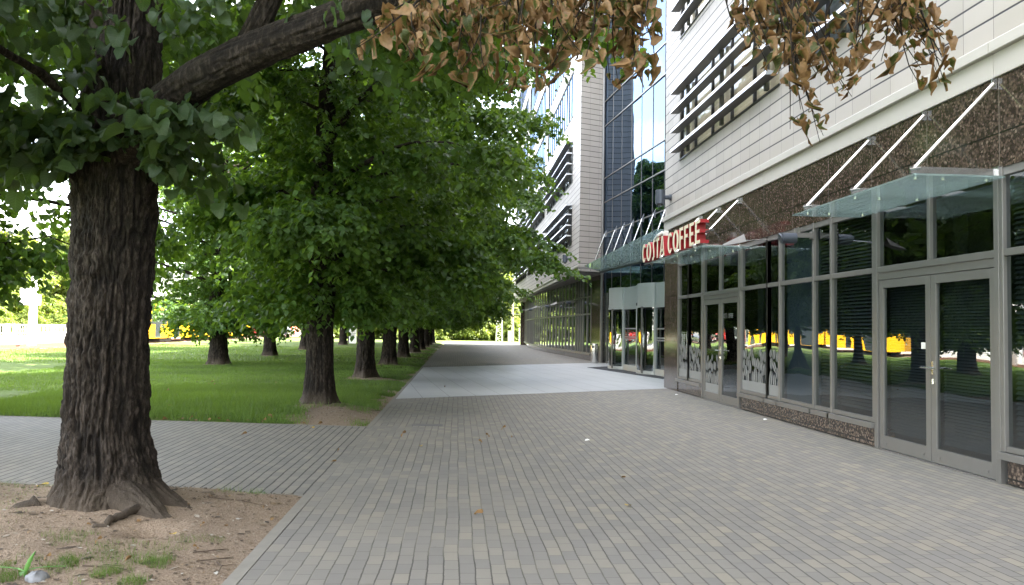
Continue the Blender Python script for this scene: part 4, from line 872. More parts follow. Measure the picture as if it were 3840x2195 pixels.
# revolving doors
def revolving(label, p0, p1, p2):
    """curved drum from p0 to p1, flat glazed screen from p1 to p2"""
    p0, p1, p2 = (np.array(p) for p in (p0, p1, p2)); c = (p0+p1)/2; d = (p1-p0)/np.linalg.norm(p1-p0); nn = np.array([-d[1], d[0]]); nn = nn if nn[0] < 0 else -nn; ln = np.linalg.norm(p1-p0)
    r = thing('revolving_door', label, 'revolving door', (c[0], c[1], 0), 'revolving doors of the entrance hall')
    arcp = [p0+d*ln*t+nn*.30*math.sin(math.pi*t)**.8 for t in np.linspace(0, 1, 17)]
    back = [p1-nn*1.0, p0-nn*1.0]
    MB().prism([tuple(p) for p in arcp]+[tuple(p) for p in back], 2.45, 3.24).build('drum', M['alu_light'], r)
    f = d*ln; MB().prism([tuple(p1+d*.03), tuple(p2-d*.03), tuple(p2-nn*.9), tuple(p1-nn*.9+d*.03)], 2.45, 3.22).build('fascia', M['alu_light'], r)
    g = MB()
    for p in (p1, p2): g.box(p[0]-.05, p[0]+.05, p[1]-.06, p[1]+.06, 0, 3.23)
    g.bar((*(p1+d*.06), 2.40), (*(p2-d*.06), 2.40), .06, .08); g.bar((*(p1+d*.06), .12), (*(p2-d*.06), .12), .06, .22); g.build('screen_frame', M['alu_light'], r)
    g = MB(); a, b = p1+d*.06, p2-d*.06; g.quad((*a, .22), (*a, 2.37), (*b, 2.37), (*b, .22)); g.build('screen_pane', M['pane'], r)
    g = MB()
    for z in (1.22, 1.30, 1.62): g.bar((*(a+nn*.004), z), (*(b+nn*.004), z), .004, .045)
    g.build('frosted_stripes', M['film'], r)
    g = MB(); g.prism([tuple(arcp[0]), tuple(arcp[2]+nn*.002), tuple(arcp[2]-nn*.10), tuple(arcp[0]-nn*.10)], 0, 2.449); g.prism([tuple(arcp[3]), tuple(arcp[4]), tuple(arcp[4]-nn*.05), tuple(arcp[3]-nn*.05)], 0, 2.449); g.build('black_post', M['alu_dark'], r)
    g = MB()
    for i in range(4, 16): g.quad((*arcp[i], .1), (*arcp[i], 2.45), (*arcp[i+1], 2.45), (*arcp[i+1], .1))
    g.build('curved_pane', M['pane'], r)
    g = MB()
    for i in range(4, 16): g.bar((*arcp[i], .07), (*arcp[i+1], .07), .05, .13); g.bar((*arcp[i], 2.41), (*arcp[i+1], 2.41), .05, .07)
    g.build('curved_frame', M['alu_light'], r)
    cc_ = c-nn*.55
    for k in range(4):
        an = .5+k*math.pi/2; e = cc_+np.array([math.cos(an), math.sin(an)])*.95; g = MB()
        g.bar((*cc_, .12), (*e, .12), .04, .14); g.bar((*cc_, 2.36), (*e, 2.36), .04, .08); g.bar((*e, .1), (*e, 2.4), .05, .05); w = g.build('door_wing', M['alu'], r)
        q = MB(); q.quad((*cc_, .2), (*cc_, 2.32), (*e, 2.32), (*e, .2)); q.build('pane', M['pane'], w)
    MB().box(p0[0]-.13, p0[0]-.03, p0[1]-.12, p0[1]-.02, 2.47, 2.57).build('door_sensor', M['alu_dark'], r)
revolving('grey topped revolving door farther from the camera, next to the steel bin', (6.33, 32.95), (6.5, 31.25), (6.66, 29.5))
revolving('grey topped revolving door nearest the granite corner of the coffee shop', (6.70, 29.42), (6.89, 27.72), (7.05, 25.9))
mt = MB(); mt.prism([(5.35, 32.9), (6.3, 33.9), (6.95, 33.2), (7.3, 26.4), (6.6, 25.6)], .005, .016); tag(mt.build('door_mat', M['mat']), 'black door mat on the pale slabs before the revolving doors', 'door mat')

# entrance canopy
ec = thing('glass_canopy', 'large sloping glass entrance canopy hung from a row of steel rods', 'canopy', (6, 30, 4.33))
MB().prism([(5.50, 34.9), (6.72, 38.0), (7.9, 26.6), (8.3, 21.9), (5.44, 21.9)], 4.33, 4.352).build('glass_sheet', M['canopy'], ec)
g = MB(); g.bar((6.72, 37.7, 4.29), (7.2, 32.6, 4.29), .10, .075); g.bar((7.2, 32.6, 4.29), (8.2, 22.2, 4.29), .10, .075); g.build('wall_beam', M['alu_dark'], ec)
for k, (x, y) in enumerate([(6.92, 37.3), (7.08, 35.62), (7.19, 34.45), (7.32, 33.2), (7.44, 31.9), (7.57, 30.5), (7.7, 29.2), (7.83, 27.9), (7.96, 26.6)]):
    g = MB(); g.tube([(x-.10, y, 6.05), (x-.68, y, 4.44)], .030, 10); g.add([(x-.02, y-.02, 5.9), (x-.02, y+.02, 5.9), (x-.02, y+.02, 6.26), (x-.02, y-.02, 6.26), (x-.16, y-.02, 5.98), (x-.16, y+.02, 5.98)], [(0,3,2,1),(0,4,3),(1,2,5),(4,5,2,3),(0,1,5,4)]); g.build('tie_rod', M['steel'], ec)
    g = MB(); g.box(max(5.6, x-1.35), x-.05, y-.014, y+.014, 4.375, 4.47)
    for q in (.3, .75, 1.2): g.lathe([(.035, -.016), (.035, -.002), (.016, -.001), (.016, .045)], (x-q, y, 4.33), 10)
    g.build('bracket_arm', M['alu'], ec)
bn = thing('litter_bin', 'round stainless steel litter bin beside the granite pier', 'bin', (6.42, 37.45, 0))
g = MB(); g.lathe([(.16, 0), (.17, .02), (.17, .87), (.165, .90), (.14, .905), (.14, .88)], (6.42, 37.45, 0), 28); g.build('bin_body', M['steel'], bn, True)
g = MB(); g.tube([(6.36, 37.36, .76), (6.325, 37.29, .76)], .055, 14); g.build('bin_opening', M['alu_dark'], bn)

# ------------------------------------------------------------------ far office block
TOP = 29.0
fb = thing('office_building', 'far cream stone office block with striped windows over a curved glazed ground floor', 'building', (FX, 55, 0))
FY0, FY1 = 37.45, 81.5
fz = [(5.85, 2.0), (8.97, 2.1), (12.36, 2.37), (15.6, 2.37), (18.85, 2.37), (22.1, 2.37), (25.35, 2.37)]
fbay = [(40.03, 51.7), (53.0, 65.5), (66.8, 79.2)]
g = MB(); wall_x(g, FX, FY0, FY1, 4.62, TOP, [(a, b, z, z+h) for z, h in fz for a, b in fbay], .28)
g.quad((FX, FY0, 4.62), (6.80, 37.96, 4.62), (6.80, 37.96, TOP), (FX, FY0, TOP)); g.quad((6.80, 37.96, 4.62), (24, 38.2, 4.62), (24, 38.2, TOP), (6.80, 37.96, TOP)); g.quad((FX, FY1, 4.62), (FX, FY1, TOP), (24, FY1, TOP), (24, FY1, 4.62)); g.quad((FX, FY0, TOP), (24, FY0, TOP), (24, FY1, TOP), (FX, FY1, TOP))
g.build('stone_cladding', M['stone'], fb)
g = MB(); g.prism([(FX-.07, FY0-.06), (6.82, 37.90), (6.82, 38.3), (FX+.3, 38.1), (FX+.3, FY1+.05), (FX-.07, FY1+.05)], 4.50, 4.62); g.prism([(FX-.015, FY0-.015), (6.82, 37.93), (6.82, 38.3), (FX+.3, 38.1), (FX+.3, FY1), (FX-.015, FY1)], 4.30, 4.497); g.build('cornice', M['cornice'], fb, bevel=.008)
g = MB(); g.prism([(FX+.05, FY0+.12), (6.8, 38.0), (12, 38.3), (12, FY1), (FX+.05, FY1)], 4.2, 4.298); g.build('soffit', simple('grey_soffit', (.16, .155, .15), .7), fb)
g = MB(); g.box(FX+.32, 6.8, 38.3, FY1-.1, 4.65, TOP-.1); g.build('light_blocking_core', M['interior'], fb)  # added slab, stops light coming through the far block's windows
for z, h in fz[:2]:
    for a, b in fbay: upper_window(fb, FX, a, b, z, h, True, np.arange(a+1.2, b, 2.4), np.arange(a+1.2, b-.3, 1.2), M['slat'], .33, (.40, .93, 1.47, h-.04))
for z, h in fz[2:]:
    for a, b in fbay: upper_window(fb, FX, a, b, z, h, False, (), np.arange(a+.95, b-.3, .95), None)
# pier and curved glazed front
cur = [(6.70, 40.2), (6.60, 42.2), (6.53, 44.3), (6.42, 47.8), (6.25, 51.0), (6.06, 54.5), (5.95, 58.3), (5.92, 62.2), (5.98, 66.5), (6.12, 70.8), (6.4, 75.2), (6.6, 79.0)]
g = MB(); g.prism([(6.84, 37.9), (6.70, 40.2), (7.6, 40.3), (7.6, 37.9)], 0, 4.2); g.box(6.2, 9, 79.05, 79.6, 0, 4.2)
for (x0, y0), (x1, y1) in zip(cur, cur[1:]): g.prism([(x0+.01, y0), (x1+.01, y1), (x1+.3, y1), (x0+.3, y0)], 0, .28)
g.build('granite_cladding', M['granite'], fb)
g = MB(); g.box(8.4, 8.8, 38, 80, 0, 4.2); g.box(6.9, 8.4, 40.4, 79, 0, .03)
for y in (46, 54, 62, 70): g.box(7.4, 7.7, y-.2, y+.2, .03, 4.2)
g.build('ground_floor_interior', M['interior'], fb)
for i, ((x0, y0), (x1, y1)) in enumerate(zip(cur, cur[1:])):
    n = 3 if i else 2; g = MB(); a, b = np.array([x0, y0]), np.array([x1, y1])
    for k in range(n+1):
        if k == n and i < len(cur)-2: continue
        p = a+(b-a)*k/n; g.box(p[0]-.02, p[0]+.08, p[1]-.03, p[1]+.03, .36, 4.19)
        if k == 0: g.box(p[0]-.021, p[0]+.081, p[1]+.06, p[1]+.11, .36, 4.19)
    for z, hh in ((.36, .06), (2.36, .075), (3.25, .06)): g.bar((x0+.035, y0, z), (x1+.035, y1, z), .075, hh)
    g.bar((x0-.0, y0, .315), (x1-.0, y1, .315), .16, .06); f = g.build('shop_window', M['alu'], fb)
    q = MB()
    for k in range(n):
        p, r_ = a+(b-a)*k/n, a+(b-a)*(k+1)/n; t = rs.normal(0, .002)
        q.quad((p[0]+.035, p[1], .36), (p[0]+.035+t, p[1], 4.19), (r_[0]+.035+t, r_[1], 4.19), (r_[0]+.035, r_[1], .36))
    q.build('pane', M['pane'], f)
for lb, x, y in (('spotlight boom on the far glazed front closest to the litter bin', 6.52, 44.2), ('spotlight boom in the middle of the far curved glazing', 6.2, 52.0), ('spotlight boom near the far end of the curved glazing', 5.94, 61.0)): boom_light(lb, x, y, 3.06, 1.1)
# low blocks behind that keep the street side closed

# ------------------------------------------------------------------ street side
def tram(label, x, y0, y1, lower, upper, group='trams on the line beyond the lawn'):
    t = thing('tram', label, 'tram', (x, (y0+y1)/2, 0), group)
    w = 1.18; n = 3; gap = .5; L_ = (y1-y0-gap*(n-1))/n
    prof = [(-w, .38), (-w, 1.45), (-w+.03, 2.62), (-w+.10, 3.02), (-w+.38, 3.25), (w-.38, 3.25), (w-.10, 3.02), (w-.03, 2.62), (w, 1.45), (w, .38)]
    for i in range(n):
        a = y0+i*(L_+gap); b = a+L_; ta = 1 if i == 0 else 0; tb_ = 1 if i == n-1 else 0
        g = MB(); rows = []
        for y, s, zz in ([(a, .72, .0), (a+.35, .90, 0), (a+1.1, 1, 0)] if ta else [(a, 1, 0)])+([(b-1.1, 1, 0), (b-.35, .90, 0), (b, .72, 0)] if tb_ else [(b, 1, 0)]):
            rows.append([(x+px*s, y, pz) for px, pz in prof])
        m = len(prof); vs = [p for r_ in rows for p in r_]; fs = [tuple(range(m)), tuple(range(len(vs)-1, len(vs)-m-1, -1))]; g.add(vs, fs, 0)
        for r_ in range(len(rows)-1):
            for k in range(m-1): g.add([rows[r_][k], rows[r_][k+1], rows[r_+1][k+1], rows[r_+1][k]], [(0, 1, 2, 3)], 0 if k in (0, 8) else 1)
        g.build('body', [lower, upper], t)
        g = MB()
        for s in (-1, 1):
            yy = np.linspace(a+1.2*ta+.3, b-1.2*tb_-.3, 6)
            for c, d in zip(yy, yy[1:]): g.quad((x+s*(w+.006), c+.06, 1.48), (x+s*(w+.006), c+.06, 2.42), (x+s*(w+.006), d-.06, 2.42), (x+s*(w+.006), d-.06, 1.48))
        g.build('window', M['carglass'], t)
        g = MB()
        for s in (-1, 1):
            for q in (.28, .70):
                yc = a+L_*q; g.box(x+s*(w+.003), x+s*(w+.015), yc-.6, yc+.6, .42, 2.5)
        g.build('door', M['carglass'], t)
        g = MB(); g.box(x-.95, x+.95, a+.8, b-.8, 3.25, 3.5); g.build('roof_box', M['concrete'], t)
        g = MB(); yc = (a+b)/2; g.box(x-1.0, x+1.0, yc-1.3, yc+1.3, .12, .6)
        for q in (-.8, .8):
            for s in (-1, 1): g.tube([(x+s*.62, yc+q, .35), (x+s*.78, yc+q, .35)], .31, 14)
        g.build('bogie', M['dark'], t)
    for i in range(n-1):
        a = y0+i*(L_+gap)+L_; MB().box(x-1.0, x+1.0, a-.02, a+gap+.02, .5, 3.05).build('gangway', M['dark'], t)
    for y, s in ((y0, -1), (y1, 1)):
        g = MB(); g.quad((x-.74, y+s*.012, 1.5), (x+.74, y+s*.012, 1.5), (x+.74, y+s*.012, 2.7), (x-.74, y+s*.012, 2.7)); g.build('windscreen', M['carglass'], t)
        for q in (-.6, .6): MB().tube([(x+q, y+s*.0, .95), (x+q, y+s*.03, .95)], .10, 12).build('headlight', M['white'], t)
    g = MB(); yc = (y0+y1)/2; g.tube([(x, yc-1, 3.5), (x, yc+.2, 4.2), (x, yc-.8, 5.0)], .03, 6); g.tube([(x-.7, yc-.8, 5.0), (x+.7, yc-.8, 5.0)], .03, 6); g.build('pantograph', M['dark'], t)
tram('long yellow tram with dark windows passing beyond the lawn', -24.92, 63.0, 95.5, M['tram_y'], M['tram_y'])
tram('red and yellow tram farther along the line', -27.8, 112, 140, M['tram_r'], M['tram_y'])

def car(label, x, y, paint, rz=0):
    t = thing('car', label, 'car', (x, y, 0), None)
    sec = [(-2.1, .45, .70), (-2.05, .42, .95), (-1.3, .40, 1.02), (-.75, .40, 1.05), (.9, .40, 1.0), (1.6, .40, .95), (2.1, .45, .80)]
    g = MB(); vs = []; n = len(sec)
    for yy, zb, zt in sec: vs += [(x-.84, y+yy, zb), (x-.86, y+yy, zt-.12), (x-.74, y+yy, zt), (x+.74, y+yy, zt), (x+.86, y+yy, zt-.12), (x+.84, y+yy, zb)]
    fs = [tuple(range(6)), tuple(range(6*n-1, 6*n-7, -1))]+[(i*6+k, i*6+(k+1) % 6, (i+1)*6+(k+1) % 6, (i+1)*6+k) for i in range(n-1) for k in range(6)]
    g.add(vs, fs); g.build('body', paint, t, bevel=.04)
    g = MB(); q = [(-1.75, 1.0, .72), (-1.2, 1.46, .60), (.1, 1.50, .60), (1.0, 1.0, .72)]; vs = []
    for yy, z, w in q: vs += [(x-w, y+yy, z), (x+w, y+yy, z)]
    vs += [(x-.74, y-1.75, .95), (x+.74, y-1.75, .95), (x-.74, y+1.0, .95), (x+.74, y+1.0, .95)]
    g.add(vs, [(0, 1, 3, 2), (2, 3, 5, 4), (4, 5, 7, 6), (0, 2, 4, 6), (1, 7, 5, 3)]); g.build('cabin_glass', M['carglass'], t)
    g = MB(); g.add([(x-.60, y-1.15, 1.475), (x+.60, y-1.15, 1.475), (x+.60, y+.08, 1.512), (x-.60, y+.08, 1.512), (x-.60, y-1.15, 1.44), (x+.60, y-1.15, 1.44), (x+.60, y+.08, 1.48), (x-.60, y+.08, 1.48)], [(0,1,2,3),(0,4,5,1),(1,5,6,2),(2,6,7,3),(3,7,4,0)]); g.build('roof', paint, t)
    for yy in (-1.3, 1.3):
        for s in (-1, 1):
            g = MB(); g.tube([(x+s*.66, y+yy, .32), (x+s*.87, y+yy, .32)], .32, 18); w = g.build('wheel', M['dark'], t); g = MB(); g.tube([(x+s*.86, y+yy, .32), (x+s*.88, y+yy, .32)], .2, 14); g.build('rim', M['steel'], w)
    for yy in (-2.11, 2.11):
        for s in (-1, 1): MB().box(x+s*.68-.12, x+s*.68+.12, y+yy-.02, y+yy+.02, .66, .80).build('headlight' if yy > 0 else 'tail_light', M['white'] if yy > 0 else M['tram_r'], t)
car('maroon car driving on the sunny road at the left edge', -34.2, 58.5, M['car_red'])
car('dark grey car waiting in front of the red tram', -24.6, 117, M['car_dark'])

ps = thing('platform_barrier', 'white barrier with grey bars along the tram platform', 'fence', (-29.9, 60, .16), 'fences along the street')
for k, y in enumerate(np.arange(38, 104, 3.0)):
    g = MB(); g.box(-30.0, -29.85, y-.11, y+.11, .16, 1.36); g.build('post', M['white'], ps)
    g = MB(); g.box(-29.95, -29.9, y+.11, y+2.89, 1.26, 1.34); g.box(-29.95, -29.9, y+.11, y+2.89, .18, .55)
    for q in np.arange(.35, 2.8, .3): g.box(-29.94, -29.91, y+q-.02, y+q+.02, .55, 1.26)
    g.build('rail_panel', M['concrete'], ps)
    if k == 14: break
pf = thing('park_fence', 'low white panelled fence across the road in front of the park trees', 'fence', (-46.3, 80, 0), 'fences along the street')
for y in np.arange(44, 128, 4.0):
    g = MB(); g.box(-46.4, -46.2, y-.09, y+.09, 0, 1.25)
    g.box(-46.34, -46.26, y+.09, y+3.91, 1.1, 1.22); g.box(-46.34, -46.26, y+.09, y+3.91, .25, .37)
    for q in (1.0, 2.0, 3.0): g.box(-46.33, -46.27, y+q-.05, y+q+.05, .37, 1.1)
    g.build('panel', M['white'], pf)
lp = thing('signal_mast', 'white mast with a box sign beside the tram track at the left', 'mast', (-25.9, 52, 0))
g = MB(); g.tube([(-26.3, 52, -.1), (-26.3, 52, 5.4)], [.28, .17], 14); g.build('pole', M['white'], lp, True)
g = MB(); g.box(-26.95, -25.75, 51.65, 51.8, 2.55, 3.18); g.box(-26.95, -26.2, 51.6, 51.79, 3.22, 3.58); g.build('sign_box', M['white'], lp, bevel=.03)
lt = thing('lattice_mast', 'white lattice mast at the sunny end of the paving', 'mast', (4.75, 91, 0))
g = MB()
for s in (-1, 1):
    for q in (-1, 1): g.bar((4.75+s*.34, 91+q*.34, -.05), (4.75+s*.2, 91+q*.2, 7.5), .09, .09)
for k in range(16):
    z = k*.47; w = .34-.14*z/7.5; s = 1 if k % 2 else -1
    g.bar((4.75-s*w, 91-w, z), (4.75+s*w, 91-w, z+.47), .05, .05); g.bar((4.75-w, 91-w, z), (4.75+w, 91-w, z), .05, .05)
g.build('lattice', M['white'], lt)
g = MB(); g.bar((4.2, 91, 4.05), (9, 91, 3.95), .06, .06); g.bar((4.2, 91, 3.3), (8.6, 91, 3.2), .05, .05); g.build('cross_wire', M['concrete'], lt)
tp = thing('wooden_pole', 'plain pale pole right of the lattice mast', 'pole', (6.3, 92.5, 0))
MB().tube([(6.35, 92.5, -.1), (6.3, 92.5, 4.9)], [.17, .12], 10).build('pole', simple('weathered_wood', (.42, .34, .26), .8), tp)
for lb, x, y, w, h in (('white switch box at the foot of the plain pole', 6.2, 93.5, .62, 1.3), ('white switch box closest to the glazed building', 7.55, 94.5, .62, 1.65)):
    b = thing('switch_box', lb, 'box', (x, y, 0)); g = MB(); g.box(x-w/2, x+w/2, y-.2, y+.2, 0, h); g.build('cabinet', M['white'], b, bevel=.02); g = MB(); g.box(x-w/2-.03, x+w/2+.03, y-.23, y+.23, h+.001, h+.06); g.build('cap', M['white'], b)
ws = thing('information_board', 'upright white board on the lawn between distant trunks', 'board', (-9.3, 73, 0))
g = MB(); g.box(-9.62, -8.98, 72.95, 73.05, .0, 2.6); g.build('panel', M['white'], ws)
g = MB()
for k in range(5): g.box(-9.5, -9.5+.35+.05*(k % 3), 72.935, 72.949, .6+k*.16, .66+k*.16)
g.build('printed_lines', M['alu'], ws)
cat = thing('catenary_wire', 'thin overhead wire above the tram track', 'wire', (-26, 60, 5.4)); g = MB(); g.tube([(-24.9, 10, 5.5), (-24.9, 60, 5.35), (-24.9, 140, 5.5)], .015, 5); g.tube([(-27.8, 10, 5.5), (-27.8, 60, 5.35), (-27.8, 140, 5.5)], .015, 5); g.build('wire', M['dark'], cat)
for i, (x, y, w, d, h) in enumerate(((-95, 60, 14, 40, 13), (-90, 130, 16, 50, 17), (-60, 215, 60, 16, 15))):
    b = thing('apartment_building', ['pale apartment block behind the park trees at the left', 'taller pale apartment block behind the park trees', 'pale apartment block closing the street far away'][i], 'building', (x, y, 0))
    g = MB(); g.box(x-w/2, x+w/2, y-d/2, y+d/2, 0, h); g.build('wall', M['bgwall'], b)
    g = MB(); g.box(x-w/2-.3, x+w/2+.3, y-d/2-.3, y+d/2+.3, h+.002, h+.5); g.build('roof', M['concrete'], b)
    for f in range(int(h/3)):
        for k in range(int((d if d > w else w)/4)):
            q = MB(); z = 1+f*3
            if d > w: q.box(x+w/2-.02, x+w/2+.03, y-d/2+1.2+k*4, y-d/2+2.8+k*4, z, z+1.5)
            else: q.box(x-w/2+1.2+k*4, x-w/2+2.8+k*4, y-d/2-.03, y-d/2+.02, z, z+1.5)
            q.build('window', M['carglass'], b)

rs = np.random.RandomState(91)
for i in range(16):
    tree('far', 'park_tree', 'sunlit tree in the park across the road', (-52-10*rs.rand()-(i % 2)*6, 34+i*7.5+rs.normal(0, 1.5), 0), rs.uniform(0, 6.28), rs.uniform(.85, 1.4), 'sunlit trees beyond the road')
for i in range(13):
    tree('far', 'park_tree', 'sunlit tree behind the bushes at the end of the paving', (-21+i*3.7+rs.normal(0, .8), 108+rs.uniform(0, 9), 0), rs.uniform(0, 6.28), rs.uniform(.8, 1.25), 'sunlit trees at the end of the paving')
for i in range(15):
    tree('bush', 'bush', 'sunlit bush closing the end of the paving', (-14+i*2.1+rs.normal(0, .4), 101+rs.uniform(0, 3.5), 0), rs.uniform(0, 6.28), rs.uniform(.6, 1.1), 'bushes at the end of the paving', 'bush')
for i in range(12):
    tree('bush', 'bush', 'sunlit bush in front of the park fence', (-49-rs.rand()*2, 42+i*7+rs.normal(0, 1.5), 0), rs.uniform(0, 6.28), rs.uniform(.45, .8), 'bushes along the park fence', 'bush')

# ------------------------------------------------------------------ small things on the ground
dc = MB(); dc.box(-.68, -.20, 12.66, 12.88, .0, .008); dc.box(-.66, -.22, 12.70, 12.84, .0082, .011); tag(dc.build('drain_cover', simple('cast_iron_cover', (.13, .125, .125), .7, .2, .2, 20)), 'flat rectangular iron cover set in the pavers near the side path', 'drain cover')
def fallen_leaf(label, x, y, rz, s, mat, z=.004, group='fallen leaves on the paving', shape=0):
    V, F = T_DRY[shape]; V = V*s*np.array([1, .85, .42]); c, sn = math.cos(rz), math.sin(rz)
    W_ = np.stack([c*V[:, 0]-sn*V[:, 1], sn*V[:, 0]+c*V[:, 1], V[:, 2]], 1); W_[:, 2] += -W_[:, 2].min()
    g = MB(); g.add(W_, [tuple(f) for f in F]); me = bpy.data.meshes.new('fallen_leaf'); me.from_pydata(g.v, [], g.f); me.materials.append(mat)
    o = link('fallen_leaf', me); o.location = (x, y, z); tag(o, label, 'leaf', group); return o
FL = [('brown curled leaf lying nearest the camera in the middle of the pavers', .23, 6.62, 1.1, .085, 'fallen', 0), ('pale yellow leaf standing out right of the side path', -.43, 10.41, .3, .085, 'yellow_leaf', 2), ('brown leaf left of the pale yellow leaf', -.69, 11.35, 2.0, .08, 'fallen', 1),
 ('small tan leaf left of a pair on the middle pavers', .32, 10.88, 4.0, .065, 'fallen', 0), ('small tan leaf just behind the middle pavers pair', .43, 11.32, 5.0, .06, 'fallen', 1), ('rolled tan leaf farther back toward the granite slabs', .74, 12.05, .8, .08, 'fallen', 1), ('small dry leaf right of the rolled tan leaf', .81, 11.43, 2.8, .06, 'fallen', 2),
 ('tiny dry leaf on the side path nearest the promenade', -1.33, 9.24, 1.6, .065, 'fallen', 2), ('tiny grey leaf where side path and promenade meet', -1.39, 9.88, .4, .05, 'fallen', 1), ('curled pale leaf far left on the side path', -2.88, 11.44, 2.2, .08, 'fallen', 0), ('yellow leaf at the lawn edge of the side path', -2.14, 12.3, 3.6, .075, 'yellow_leaf', 3),
 ('dry leaf on the right half of the pavers, farther one', 1.76, 8.32, 1.0, .055, 'fallen', 2), ('yellowish leaf on the right half of the pavers, nearer one', 1.49, 6.96, 5.5, .07, 'yellow_leaf', 3), ('single dry leaf on the pale granite slabs', -.3, 20.77, .0, .10, 'fallen', 0)]
for lb, x, y, rz, s, m_, sh in FL: fallen_leaf(lb, x, y, rz, s, M[m_], .005 if lb.find('granite slabs') < 0 or lb.find('toward') > 0 else .009, 'fallen leaves on the paving', sh)
rs = np.random.RandomState(17)
gl = lambda x, y: float(lawn_h(np.array([x]), np.array([y]))[0])
fallen_leaf('bright yellow leaf on the soil in front of the big root', -1.95, 5.85, .5, .06, M['yellow_leaf'], gl(-1.95, 5.85)+.003, 'fallen leaves on soil and lawn', 3)
fallen_leaf('yellow leaf on the soil left of the big trunk', -3.71, 7.7, 1.5, .10, M['yellow_leaf'], gl(-3.71, 7.7)+.003, 'fallen leaves on soil and lawn', 3)
for i in range(16):
    x = rs.uniform(-3.2, -1.45); y = rs.uniform(5.0, 7.3)
    if math.hypot(x+2.83, y-6.8) < .75: x += 1.0
    fallen_leaf('small dry brown leaf on the bare soil', min(x, -1.4), y, rs.uniform(0, 6.28), rs.uniform(.03, .055), M['fallen'], gl(min(x, -1.4), y)+.003, 'fallen leaves on soil and lawn', rs.randint(0, 4))
for i in range(20):
    x = rs.uniform(-7, -1.6); y = rs.uniform(12.9, 22); y = max(y, uppY(x)+.15)
    fallen_leaf('dry tan leaf in the shaded lawn grass', x, y, rs.uniform(0, 6.28), rs.uniform(.06, .10), M['fallen'], gl(x, y)+.02, 'fallen leaves on soil and lawn', rs.randint(0, 4))
for i in range(22):
    x = rs.uniform(-6.5, -2.0); fallen_leaf('dry tan leaf at the edge of lawn and side path', x, uppY(x)+rs.uniform(-.08, .15), rs.uniform(0, 6.28), rs.uniform(.05, .09), M['fallen'], .02, 'fallen leaves on soil and lawn', rs.randint(0, 4))
for i, (x0, y0, x1, y1, lb) in enumerate(((-1.70, 5.48, -1.5, 5.60, 'forked dry twig on the soil near the paving'), (-1.62, 5.30, -1.42, 5.42, 'thin dry twig nearest the paving edge'), (-1.50, 5.32, -1.43, 5.12, 'short thick twig near the bottom of the soil'), (-2.05, 6.98, -1.55, 6.86, 'long thin twig on the soil right of the roots'), (-2.25, 5.15, -1.95, 5.05, 'bent twig among the weeds in front'))):
    g = MB(); za, zb = gl(x0, y0)+.008, gl(x1, y1)+.01; xm, ym = (x0+x1)/2+.03, (y0+y1)/2-.02
    g.tube([(x0, y0, za), (xm, ym, (za+zb)/2+.012), (x1, y1, zb)], [.0045, .004, .002], 6); g.tube([(xm, ym, (za+zb)/2+.012), (xm+.07, ym+.06, (za+zb)/2+.005)], [.003, .0012], 5)
    tag(g.build('twig', M['twig']), lb, 'twig', 'twigs on the soil')
g = MB(); rs = np.random.RandomState(4); c = (-2.40, 4.91)
prof = [(0.012, .046), (.035, .042), (.058, .026), (.064, .008), (.06, -.02)]
g.lathe([(r, z) for r, z in prof[::-1]], (c[0], c[1], gl(*c)), 14); g.v = [(x+rs.normal(0, .006), y+rs.normal(0, .006), z+rs.normal(0, .004)) for x, y, z in g.v]
tag(g.build('stone', M['stonegrey'], None, True), 'pale grey stone in the weeds at the bottom left corner', 'stone')
dw = thing('dandelion_plant', 'dandelion with one upright bright green leaf beside the pale stone', 'plant', (-2.5, 4.97, gl(-2.5, 4.97)))
for k, (ax, ay, ln) in enumerate(((.03, .0, .17), (-.12, .06, .10), (.10, .08, .09), (.02, -.12, .08))):
    g = MB(); n = 9; vs = []
    for i in range(n):
        t = i/(n-1); w = .013*math.sin(math.pi*min(1, t*.85+.12))*(1+.25*(i % 2)); p = (-2.5+ax*t*(1+t), 4.97+ay*t, gl(-2.5, 4.97)+ln*t*(1-.12*t) if k == 0 else gl(-2.5, 4.97)+.03+ln*.5*t*(1-t*.8))
        vs += [(p[0]-w, p[1], p[2]+.003), (p[0], p[1]-.006, p[2]), (p[0]+w, p[1], p[2]+.003)]
    g.add(vs, [f for i in range(n-1) for f in ((3*i, 3*i+1, 3*i+4, 3*i+3), (3*i+1, 3*i+2, 3*i+5, 3*i+4))]); g.build('leaf', simple('dandelion_leaf', (.075, .19, .03), .5) if k == 0 else bpy.data.materials['dandelion_leaf'], dw, True)
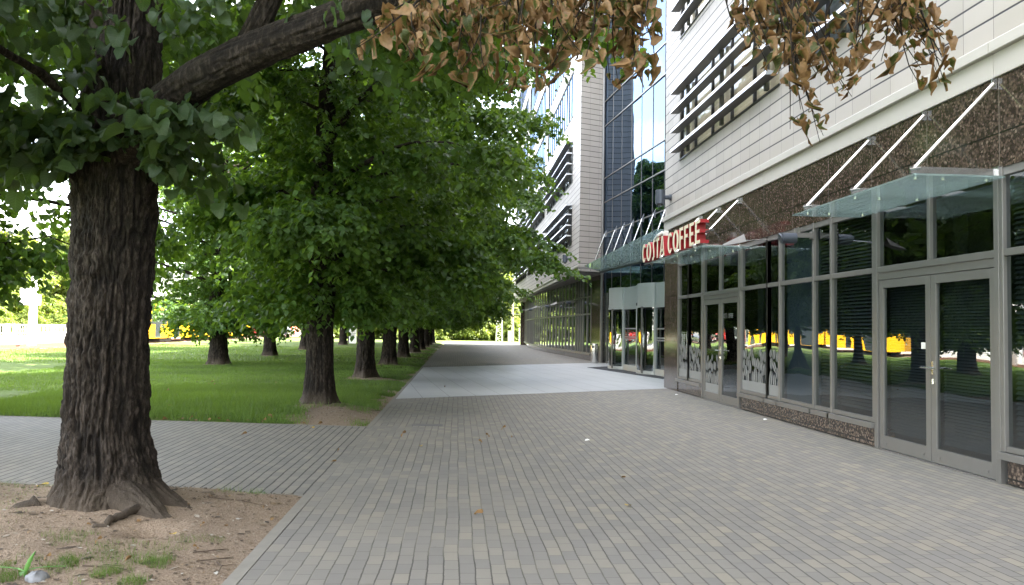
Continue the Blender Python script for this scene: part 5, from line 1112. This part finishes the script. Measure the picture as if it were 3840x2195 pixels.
for lb, x, y in (('white paper scrap lying by the granite plinth right of the coffee shop door', 5.42, 13.9), ('white paper scrap left of the coffee shop door', 5.3, 19.2), ('tiny white paper scrap in the middle of the paving', 1.82, 11.1)):
    g = MB(); g.add([(x-.04, y-.02, .006), (x+.03, y-.03, .018), (x+.04, y+.03, .007), (x-.02, y+.03, .022), (x, y, .03)], [(0, 1, 4), (1, 2, 4), (2, 3, 4), (3, 0, 4)]); tag(g.build('paper_scrap', M['white']), lb, 'litter', 'paper scraps')

# crumbs of bark, leaf bits and pebbles on the bare soil: nobody could count them
rs = np.random.RandomState(55); n = 5200; x = rs.uniform(-4.6, XE-.09, n); y = rs.uniform(4.5, 8.4, n); d2 = np.where(rs.rand(n) < .3, 1, 0)
x = np.where(d2 == 1, rs.uniform(-3.0, XE-.09, n), x); y = np.where(d2 == 1, rs.uniform(12.7, 16, n), y)
ok = (soil(x, y) > .45) & ((y < lowY(x)-.06) | (y > uppY(x)+.06)) & (np.hypot(x+2.83, y-6.8) > .42); x, y = x[ok], y[ok]; n = len(x); z = lawn_h(x, y)
a = rs.uniform(0, 6.28, n); l = rs.uniform(.004, .022, n)*(1+1.2*(rs.rand(n) < .08)); w = l*rs.uniform(.15, .7, n); tz = rs.uniform(.001, .009, n)
c, sn = np.cos(a), np.sin(a); Q = []
for u, v_, h in ((-1, -.3, .001), (.1, -1, .002), (1, .2, 0), (-.1, 1, .004)): Q.append(np.stack([x+c*l*u-sn*w*v_, y+sn*l*u+c*w*v_, z+.002+h+tz*(u > 0)], 1))
V = np.stack(Q, 1).reshape(-1, 3)
g = Mat('soil_crumbs'); v = g.attr('v'); mcr = g.done(g.pbr(g.ramp(v, [(0, (.035, .024, .017)), (.45, (.10, .07, .045)), (.7, (.22, .15, .085)), (.88, (.30, .25, .19)), (1, (.42, .40, .36))]), .9))
tag(link('soil_litter', np_mesh('soil_litter', V, np.arange(len(V)).reshape(-1, 4), mcr, {'v': np.repeat(rs.rand(n), 4)})), 'crumbs of bark, leaf bits and small pebbles strewn over the bare soil', 'litter', kind='stuff')
